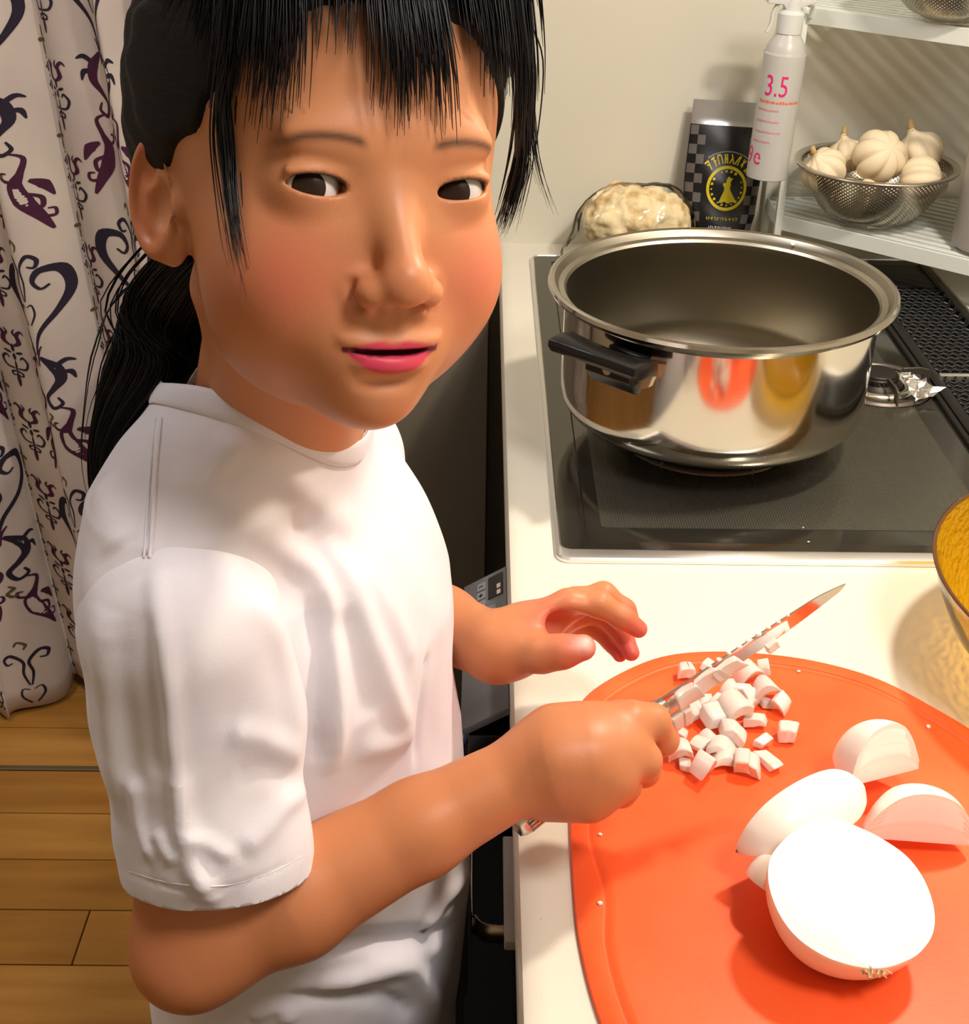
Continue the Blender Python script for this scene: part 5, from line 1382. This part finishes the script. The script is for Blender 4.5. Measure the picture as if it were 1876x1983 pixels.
def skin_larm(P):
    mid = LE*.7+LW*.3
    d = cap(P, LS, LE, .030, .029)
    d = smin(d, chain(P, [LE, mid, LE*.3+LW*.7, LW], [.0280, .0300, .0245, .0205], .01), .02)
    return d
def skin_r(P): return smin(skin_rarm(P), hand_right(P), .010)
def skin_l(P): return smin(skin_larm(P), hand_left(P), .010)
def bbox(pts, m):
    a = np.array(pts); return a.min(0)-m, a.max(0)+m
lo, hi = bbox([RS, RE, RW, kk(1290, 1400, .76), kk(1200, 1580, .76), kk(1260, 1380, .79)], .05)
V2, F2 = isosurface(skin_r, lo, hi, ARMRES)
lo, hi = bbox([LS, LE, LW, kk(1240, 1220, .86), kk(1200, 1280, .9), kk(1120, 1150, .88)], .045)
V3, F3 = isosurface(skin_l, lo, hi, ARMRES)
# trunk and legs inside the clothes, feet on the floor
TX, TY = -.143, -.253
tu = np.array((.241, .970, 0)); tv = np.array((.970, -.241, 0))
def tpt(u, v, z): return np.array((TX, TY, 0))+tu*u+tv*v+np.array((0, 0, z))
def tloc(P):
    q = P-np.array((TX, TY, 0), P.dtype)
    return np.stack([q@tu.astype(P.dtype), q@tv.astype(P.dtype), P[:, 2]], 1)
def skin_trunk(P):
    q = tloc(P)
    d = ell(q, (0, -.01, .98), (.105, .070, .12))
    d = smin(d, ell(q, (0, -.01, .82), (.095, .070, .14)), .04)
    for s in (-1, 1):
        d = smin(d, chain(P, [tpt(.055*s, -.01, .74), tpt(.065*s, 0, .40), tpt(.07*s, -.015, .06)], [.065, .045, .030], .02), .02)
        d = smin(d, cap(P, tpt(.07*s, -.02, .035), tpt(.08*s, .10, .025), .032, .024), .02)
    d = smin(d, cap(P, tpt(-.09, 0, 1.030), tpt(.075, 0, 1.030), .030, .028), .04)
    return smax(d, -(P[:, 2]-.0068), .004)
V4, F4 = isosurface(skin_trunk, tpt(-.3, -.22, -.01), tpt(.3, .22, 1.12)+np.array((.05, 0, 0)), .007)
VV = np.concatenate([V1, V2, V3, V4]); o1 = len(V1); o2 = o1+len(V2); o3 = o2+len(V3)
FF = np.concatenate([F1, F2+o1, F3+o2, F4+o3])
cc = skin_colour(VV)
cc[o1:] = (.555, .208, .088)
# knuckles and fingertips redder
def blush(c, V, ctr, r, col, k):
    g = np.exp(-(((V-np.array(ctr))**2).sum(1))/(r*r))[:, None]*k; return c*(1-g)+np.array(col)*g
for q in [kk(1238, 1220, .85), kk(1226, 1214, .872), kk(1222, 1266, .886), kk(1200, 1270, .894), kk(1130, 1254, .81), kk(1060, 1210, .84)]:
    cc = blush(cc, VV, q, .016, (.66, .09, .085), .75)
cc = blush(cc, VV, kk(1132, 1248, .8045), .0060, (.90, .52, .44), 1.0)
body = link('body', npmesh('body', VV, FF, cc), skin, person, smooth=True)
# eyes
eye_m = mat('eyeball', (.72, .66, .62), rough=.12, spec=.6, coat=.5)
iris_m = mat('iris', (.022, .010, .006), rough=.2, spec=.4, coat=.15)
for s in (-1, 1):
    ec = h2w((.0300*s, .0665, .0)); look = ((Vector(CAM)-ec).normalized()*.75+Y0*.25).normalized()
    bm = bmesh.new(); bmesh.ops.create_uvsphere(bm, u_segments=32, v_segments=24, radius=.0128*HS)
    bm.transform(Matrix.Translation(ec) @ look.to_track_quat('Z', 'Y').to_matrix().to_4x4())
    for f in bm.faces:
        if (f.calc_center_median()-ec).normalized().dot(look) > .885: f.material_index = 1
    me = bpy.data.meshes.new('eye'); bm.to_mesh(me); bm.free()
    link('eye', me, [eye_m, iris_m], person, smooth=True)
# thumb nail
# ---- t-shirt
NC0 = np.array((-.137, -.272, 1.118)); nax0 = np.array((.215, -.04, .976)); nax0 /= np.linalg.norm(nax0)
def torso_sdf(P):
    q = tloc(P); u, v, z = q[:, 0], q[:, 1], q[:, 2]
    zz = [.55, .66, .76, .88, .98, 1.04, 1.08]
    a = np.interp(z, zz, [.140, .142, .138, .134, .136, .128, .09]); b = np.interp(z, zz, [.098, .104, .106, .102, .096, .078, .05])
    c = np.interp(z, zz, [.000, .004, .008, .006, -.004, -.012, -.012])
    r = np.sqrt((u/a)**2+((v-c)/b)**2); d = (r-1)*np.minimum(a, b)
    d = np.maximum(d, np.maximum(z-1.070, .5-z))
    sh = chain(P, [tpt(-.110, -.004, 1.052), tpt(-.058, .000, 1.096), tpt(.018, .000, 1.096), tpt(.094, -.010, 1.044)], [.036, .042, .042, .036], .02)
    d = smin(d, sh, .040); d = smin(d, ell(q, (-.035, -.030, 1.055), (.098, .040, .062)), .03)
    d = smin(d, cap(P, NC0-nax0*.05, NC0+nax0*.055, .0560, .0520), .020)
    d = smin(d, ell(q, (0, .045, .985), (.095, .045, .07)), .04)
    return d
def shape_folds(V, F, folds, bvh=None):
    """press creases and ridges into cloth: polylines picked on the cloth, each with a width and a height"""
    N = vnormals(V, F)
    bvh = bvh or BVHTree.FromPolygons([tuple(v) for v in V], [tuple(f) for f in F])
    disp = np.zeros(len(V))
    for pts, wd, amp in folds:
        Q = []
        for x, y in pts:
            hit = bvh.ray_cast(Vector(CAM), Vector(ray(x, y)).normalized())[0]
            if hit is not None: Q.append(hit)
        if len(Q) < 2: continue
        Q = np.array([tuple(q) for q in catmull(Q, 4)])
        near = np.where((V > Q.min(0)-wd*3).all(1) & (V < Q.max(0)+wd*3).all(1))[0]
        if not len(near): continue
        best = np.full(len(near), 9.); bt = np.zeros(len(near))
        for i in range(len(Q)-1):
            ab = Q[i+1]-Q[i]; t = np.clip(((V[near]-Q[i])@ab)/max(ab@ab, 1e-12), 0, 1)
            dd = nrm(V[near]-(Q[i]+t[:, None]*ab)); m = dd < best; best[m] = dd[m]; bt[m] = (i+t[m])/(len(Q)-1)
        fade = np.clip(np.minimum(bt, 1-bt)*5+.15, 0, 1)
        disp[near] += amp*np.exp(-(best/wd)**2)*fade
    return V+N*disp[:, None]
V, F = isosurface(torso_sdf, tpt(-.2, -.16, .56)-np.array((.06, .02, 0)), tpt(.2, .16, 1.14)+np.array((.06, .02, 0)), CLOTHRES)
N = vnormals(V, F)
V = fold_noise(V, N, .0035, 14, (1, 1, .45), 3.1); V = fold_noise(V, N, .0010, 46, (1, 1, .6), 7.7)
TF = [
 ([(412, 849), (513, 894), (626, 994), (687, 1019)], .010, .0035), ([(430, 900), (530, 960), (600, 1040)], .012, -.003),
 ([(513, 1043), (594, 1103), (634, 1184), (646, 1305), (646, 1426), (640, 1500)], .0075, .0065), ([(606, 1150), (618, 1250), (616, 1386), (612, 1480)], .007, -.006),
 ([(622, 1043), (674, 1123), (723, 1245), (767, 1365), (795, 1410)], .008, .0050), ([(650, 1180), (690, 1290), (710, 1400)], .010, -.004),
 ([(695, 1090), (755, 1184), (800, 1290)], .008, .0035), ([(828, 1265), (818, 1350), (806, 1487)], .004, -.003), ([(690, 1450), (760, 1440), (800, 1420)], .008, .003),
 ([(559, 1846), (704, 1825), (815, 1812), (885, 1790)], .006, -.006), ([(602, 1914), (704, 1884), (781, 1872), (815, 1905), (850, 1960)], .008, .0075),
 ([(521, 1935), (662, 1926), (747, 1935), (800, 1965)], .006, -.006), ([(815, 1807), (840, 1770), (858, 1740), (905, 1680)], .006, .005), ([(700, 1860), (780, 1850), (860, 1830)], .008, .003),
 ([(480, 1970), (540, 1950), (560, 1983)], .006, .003),
 ([(312, 800), (303, 900), (294, 1000), (286, 1090)], .0042, .0022), ([(308, 800), (299, 900), (290, 1000), (282, 1090)], .0012, -.0014),
 ([(200, 930), (215, 1010), (235, 1060)], .010, .003),
]
V = shape_folds(V, F, TF)
TV_, TF_ = V, F
me = npmesh('t_shirt', V, F)
bm = bmesh.new(); bm.from_mesh(me)
bmesh.ops.bisect_plane(bm, geom=bm.verts[:]+bm.edges[:]+bm.faces[:], plane_co=(0, 0, .60), plane_no=(0, 0, 1), clear_inner=True)
# neck opening: a clean cut across the neck of the shirt, finished with ribbing
NC = Vector(NC0); nax = Vector(nax0).normalized()
def saddle(p): u_ = (p-NC).dot(Vector(tu)); return .027*(min(abs(u_), .075)/.052)**2
for v in bm.verts: v.co.z -= saddle(v.co)
bmesh.ops.bisect_plane(bm, geom=bm.verts[:]+bm.edges[:]+bm.faces[:], plane_co=NC, plane_no=nax, clear_outer=True)
bd = [v for v in bm.verts if abs((v.co-NC).dot(nax)) < 1e-4 and any(e.is_boundary for e in v.link_edges)]
for v in bm.verts: v.co.z += saddle(v.co)
loop = [v.co.copy() for v in bd]
bm.to_mesh(me); bm.free()
shirt = link('t_shirt', me, white_cotton, person, smooth=True)
sbvh = BVHTree.FromPolygons([tuple(v) for v in V], [tuple(f) for f in F])
md = shirt.modifiers.new('thick', 'SOLIDIFY'); md.thickness = .0015; md.offset = -1
nx = (Vector(tv)-nax*Vector(tv).dot(nax)).normalized(); ny = nax.cross(nx)
c_m = sum(loop, Vector())/len(loop)
hgt = np.array([(p-c_m).dot(nax) for p in loop])
ang = np.array([math.atan2((p-c_m).dot(ny), (p-c_m).dot(nx)) for p in loop]); rad_ = np.array([math.hypot((p-c_m).dot(nx), (p-c_m).dot(ny)) for p in loop])
o_ = np.argsort(ang); ang = ang[o_]; rad_ = rad_[o_]; hgt = hgt[o_]
n = 96; ring = []
for i in range(n):
    a = -PI+2*PI*i/n; r_ = np.interp(a, ang, rad_, period=2*PI); ring.append(c_m+nx*math.cos(a)*r_+ny*math.sin(a)*r_+nax*float(np.interp(a, ang, hgt, period=2*PI)))
mb = MB()
for i in range(n):
    c = ring[i]; t = (ring[(i+1) % n]-ring[i-1]).normalized(); out = (c-c_m); out = (out-nax*out.dot(nax)).normalized()
    q = sbvh.find_nearest(c-nax*.009+out*.003)[0]; slope = (q-c).normalized(); nn = t.cross(slope).normalized()
    if nn.dot(out+nax) < 0: nn = -nn
    for k in range(12):
        b = 2*PI*k/12; mb.v.append(tuple(c+slope*(.0052+.0072*math.cos(b))+nn*(.0006+.0015*math.sin(b))))
for i in range(n):
    for k in range(12): mb.f.append((i*12+k, i*12+(k+1) % 12, ((i+1) % n)*12+(k+1) % 12, ((i+1) % n)*12+k)); mb.mi.append(0)
mb.build('collar', white_cotton, shirt, smooth=True)
# sleeves
SLV = []
def sleeve(pts, rad, flat, hem_c, hem_n, folds, seed):
    ax = Vector(pts[-1]-pts[1]).normalized(); fv = Vector(tv); fv = (fv-ax*fv.dot(ax)).normalized(); wv = ax.cross(fv)
    B = np.array([[fv[i], wv[i], ax[i]] for i in range(3)])
    o = np.array(pts[0]); sc = np.array((1, flat, 1))
    L = [((np.array(p)-o)@B)*sc for p in pts]
    def f(P):
        q = ((P-o.astype(P.dtype))@B.astype(P.dtype))*sc.astype(P.dtype)
        return chain(q, L, rad, .02)/flat
    lo, hi = bbox(pts, .09)
    V, F = isosurface(f, lo, hi, CLOTHRES)
    N = vnormals(V, F)
    V = fold_noise(V, N, .0018, 16, (1, 1, .5), seed); V = fold_noise(V, N, .0008, 50, (1, 1, .7), seed+5)
    if folds: V = shape_folds(V, F, folds)
    me = npmesh('sleeve', V, F)
    bm = bmesh.new(); bm.from_mesh(me)
    bmesh.ops.bisect_plane(bm, geom=bm.verts[:]+bm.edges[:]+bm.faces[:], plane_co=hem_c, plane_no=hem_n, clear_outer=True)
    bm.to_mesh(me); bm.free()
    SLV.append((V, F))
    s = link('sleeve', me, white_cotton, shirt, smooth=True)
    md = s.modifiers.new('thick', 'SOLIDIFY'); md.thickness = .0018; md.offset = -1
    return s
H = kk(417, 1690, .700)
SF = [
 ([(300, 1110), (325, 1250), (345, 1450), (365, 1600), (392, 1690), (425, 1745)], .020, .0065),
 ([(303, 1104), (325, 1250), (345, 1450), (365, 1600), (390, 1690), (425, 1750)], .0048, .0062), ([(290, 1180), (305, 1350), (325, 1500)], .010, -.003),
 ([(372, 1605), (410, 1630), (448, 1660)], .0040, .0028), ([(365, 1640), (400, 1665), (430, 1680)], .005, -.002), ([(465, 1645), (510, 1610), (555, 1556), (589, 1530)], .0060, .0032),
 ([(262, 1500), (276, 1590), (302, 1665)], .005, .0035), ([(310, 1600), (330, 1640), (350, 1665)], .004, .003), ([(440, 1420), (510, 1430), (580, 1470)], .007, .003), ([(450, 1500), (520, 1490), (580, 1520)], .007, -.002),
 ([(215, 1180), (200, 1300), (215, 1450), (235, 1600)], .012, .003), ([(250, 1200), (250, 1400), (262, 1520)], .008, -.003),
 ([(246, 1688), (330, 1712), (430, 1716), (520, 1690), (590, 1652)], .0012, -.0011),
 ([(480, 1160), (540, 1230), (565, 1330), (580, 1450)], .008, .003)]
sleeve([tpt(-.090, -.006, 1.054), tpt(-.121, -.002, 1.040), kk(382, 1380, .690), kk(417, 1640, .700), kk(428, 1830, .708)],
       [.040, .0485, .0520, .0475, .046], 1.22, H, Vector(kk(425, 1830, .715)-kk(395, 1450, .695)).normalized(), SF, 2.2)
LH = LS*.45+LE*.55
sleeve([tpt(.080, -.006, 1.040), tpt(.106, -.004, 1.026), np.array(LH), np.array(LE)+np.array((0, .01, -.04))], [.038, .045, .048, .048], 1.15, LH+(LE-LS)*.18+np.array((.0, 0, 0)), Vector(LE-LS).normalized(), [], 9.1)

# stitched seams, laid on the cloth
vs_ = np.concatenate([V, SLV[0][0]]) if False else None
VV2 = [tuple(v) for v in TV_]+[tuple(v) for v in SLV[0][0]]; FF2 = [tuple(f) for f in TF_]+[tuple(int(x)+len(TV_) for x in f) for f in SLV[0][1]]
cbv = BVHTree.FromPolygons(VV2, FF2)
def seam(pxs, rad, nm='seam', lift=.0002):
    pts = []
    P = catmull([(x, y, 0) for x, y in pxs], 10)
    for p in P:
        hit = cbv.ray_cast(Vector(CAM), Vector(ray(p.x, p.y)).normalized())[0]
        if hit is not None: pts.append(hit+(Vector(CAM)-hit).normalized()*lift)
    pts = [sum(pts[max(0, i-2):i+3], Vector())/len(pts[max(0, i-2):i+3]) for i in range(len(pts))]
    mb = MB(); mb.tube(pts, rad, n=6); return mb.build(nm, white_cotton, shirt, smooth=True)
seam([(313, 805), (305, 880), (297, 980), (289, 1088)], .0010); seam([(302, 805), (294, 880), (286, 980), (278, 1088)], .0007)
seam([(245, 1686), (330, 1710), (430, 1716), (520, 1692), (589, 1655)], .00035, lift=.0)

# ---- trousers
pants_m = mat('dark_trousers', (38, 42, 44), rough=.9, sheen=.2); bump(pants_m, 700, .2, .0005)
def pants(P):
    q = tloc(P)
    d = ell(q, (0, .005, .68), (.128, .098, .13))
    for s in (-1, 1):
        d = smin(d, chain(P, [tpt(.062*s, .008, .66), tpt(.070*s, .004, .38), tpt(.072*s, -.01, .08)], [.076, .060, .048], .03), .03)
    return np.maximum(d, .05-P[:, 2])
V, F = isosurface(pants, tpt(-.2, -.16, .03)-np.array((.05, 0, 0)), tpt(.2, .16, .84)+np.array((.05, 0, 0)), .006)
V = fold_noise(V, vnormals(V, F), .004, 18, (1, 1, .6), 12)
link('trousers', npmesh('trousers', V, F), pants_m, person, smooth=True)

# ---- hair
def hair_sdf(P):
    p = w2h(P); x, y, z = p[:, 0], p[:, 1], p[:, 2]
    s = p.copy(); s[:, 0] = np.abs(x)
    d = ell(p, (0, -.016, .042), (.0790, .0965, .0810))
    d = smin(d, ell(p, (0, -.050, .000), (.066, .058, .062)), .03)
    # the face and the forehead stay clear: cut by a slanted hairline
    hl = np.interp(y, [-.06, -.030, .006, .032, .044, .056, .068, .10], [-.045, -.020, .006, .012, .030, .052, .066, .070])
    hl = hl+np.where(y < -.03, 0, 0)
    d = smax(d, (hl-z)*.8, .004)
    g = .0012*np.sin(s[:, 0]*900+y*260)+.0010*np.sin(x*420+z*300)
    return d*HS+g*.5
V, F = isosurface(hair_sdf, np.array(HEAD_C)-.14, np.array(HEAD_C)+.15, CLOTHRES)
hair_c = mat('hair_cap', (.005, .0045, .006), rough=.5, spec=.18); bump(hair_c, 60, .5, .001, 6, stretch=(1, 1, 9))
hair = link('hair', npmesh('hair', V, F), hair_c, person, smooth=True)
hb = BVHTree.FromPolygons([tuple(v) for v in V], [tuple(f) for f in F])
rnd = random.Random(5)
def on_hair(p, lift=.001):
    w_ = h2w(p); hit = hb.find_nearest(w_); n_ = hit[1]
    if (hit[0]-HEAD_C).dot(n_) < 0: n_ = -n_
    return hit[0]+n_*lift
# fringe falling over the forehead
mb = MB()
def fy(x, z):   # front of the forehead at this height
    return .012+(.0735-.35*max(0, z-.05))*math.sqrt(max(.02, 1-(x/.0775)**2))
def fringe(x0, x1, n, z_end, seed=1, sp=.003, dx=0, ztop=.118, lift=.0035):
    r = random.Random(seed)
    for i in range(n):
        xx = x0+(x1-x0)*r.random(); e = z_end+r.uniform(-.016, .022)+.006*math.sin(xx*400); cl = round(xx/.0075+.3*math.sin(xx*90))*.0075; L_ = lift+r.uniform(0, .004)
        P_ = [Vector((xx*.55, .020, ztop+.004))]
        for t in (.0, .35, .7, 1.0):
            z = .098+(e-.098)*t; x = (xx*(1-.6*t*t)+cl*.6*t*t)*(.85+.15*t)+dx*t*t; P_.append(Vector((x, fy(x, z)+L_, z)))
        pts = catmull(P_, 4); o = Vector((r.gauss(0, sp), 0, 0)); k = len(pts)
        mb.tube([h2w(p+o*min(1, j/5)) for j, p in enumerate(pts)], [.0006*(1-.8*(j/(k-1))**2) for j in range(k)], n=3, cap=False)
fringe(-.012, .012, 300, .040, seed=1, dx=.003)
fringe(-.074, -.044, 420, .062, seed=2)
fringe(-.064, -.040, 260, .036, seed=12)
fringe(-.050, -.012, 190, .066, seed=8, sp=.005)
fringe(.036, .068, 460, .056, seed=3)
fringe(.012, .040, 70, .074, seed=6, sp=.005)
fringe(.058, .069, 120, .034, seed=7)
mb.build('fringe', hair_m, hair, smooth=True)['kind'] = 'stuff'
# side wisps
hbv = BVHTree.FromPolygons([tuple(v) for v in V1], [tuple(f) for f in F1])
def on_face(px, py, d):
    hit = hbv.ray_cast(Vector(CAM), Vector(ray(px, py)).normalized())
    if hit[0] is None: return Vector(kk(px, py, d))
    return hit[0]+(Vector(CAM)-hit[0]).normalized()*.0022
def wisp(pxs, n, sp, rad, seed):
    return hairs([[on_face(*q) for q in pxs]], n, sp, rad, seed=seed, seg=6, clump=.1)
mb = MB()
for pxs, n, sp, rad in [
    ([(480, 40, .545), (440, 180, .540), (445, 300, .542), (455, 420, .545), (480, 560, .545)], 34, .0022, .0005),
    ([(440, 120, .555), (425, 260, .552), (445, 430, .552), (470, 540, .555)], 14, .0022, .00045),
    ([(985, 30, .585), (1022, 120, .59), (1010, 280, .60), (985, 390, .605), (965, 450, .61)], 90, .0020, .0005),
    ([(1005, 70, .59), (1025, 190, .60), (1038, 310, .605), (1075, 430, .61)], 16, .0012, .00035),
    ([(1015, 150, .59), (1018, 320, .60), (985, 460, .61)], 18, .0016, .00035)]:
    h_ = wisp(pxs, n, sp, rad, n); mb.add(h_.v, h_.f)
mb.build('side_wisps', hair_m, hair, smooth=True)['kind'] = 'stuff'
# pony tail
tail = [(378, 530, .680), (335, 595, .705), (300, 680, .715), (250, 780, .712), (208, 880, .715), (186, 970, .72)]
base = [Vector(kk(*q)) for q in tail]
mb = MB(); cp = catmull([Vector(kk(425, 470, .65))]+base, 5)
rr = np.interp(np.linspace(0, 1, len(cp)), [0, .15, .4, .6, .85, 1], [.012, .019, .0235, .019, .009, .002])
mb.tube(cp, list(rr), n=20, flat=1.0)
pony = mb.build('ponytail', hair_m, hair, smooth=True)
mb = MB(); rnd = random.Random(8)
for i in range(900):
    a = rnd.uniform(0, 2*PI); rad = rnd.uniform(.8, 1.05) if i > 26 else rnd.uniform(1.1, 1.5)
    pts = []; prev = None; k = len(cp); end = int(k*rnd.uniform(.8, 1)); tw = rnd.uniform(-.25, .25)
    for j in range(end):
        t = (cp[min(j+1, k-1)]-cp[max(j-1, 0)]).normalized(); x = Vector((0, 0, 1)).cross(t).normalized(); y = t.cross(x)
        aa = a+tw*j/k
        pts.append(cp[j]+(x*math.cos(aa)+y*math.sin(aa))*(rr[j]*rad+.0006))
    m = len(pts); mb.tube(pts, [.0006*(1-.7*(j/(m-1))**2) for j in range(m)], n=3, cap=False)
mb.build('strands', hair_m, pony, smooth=True)['kind'] = 'stuff'
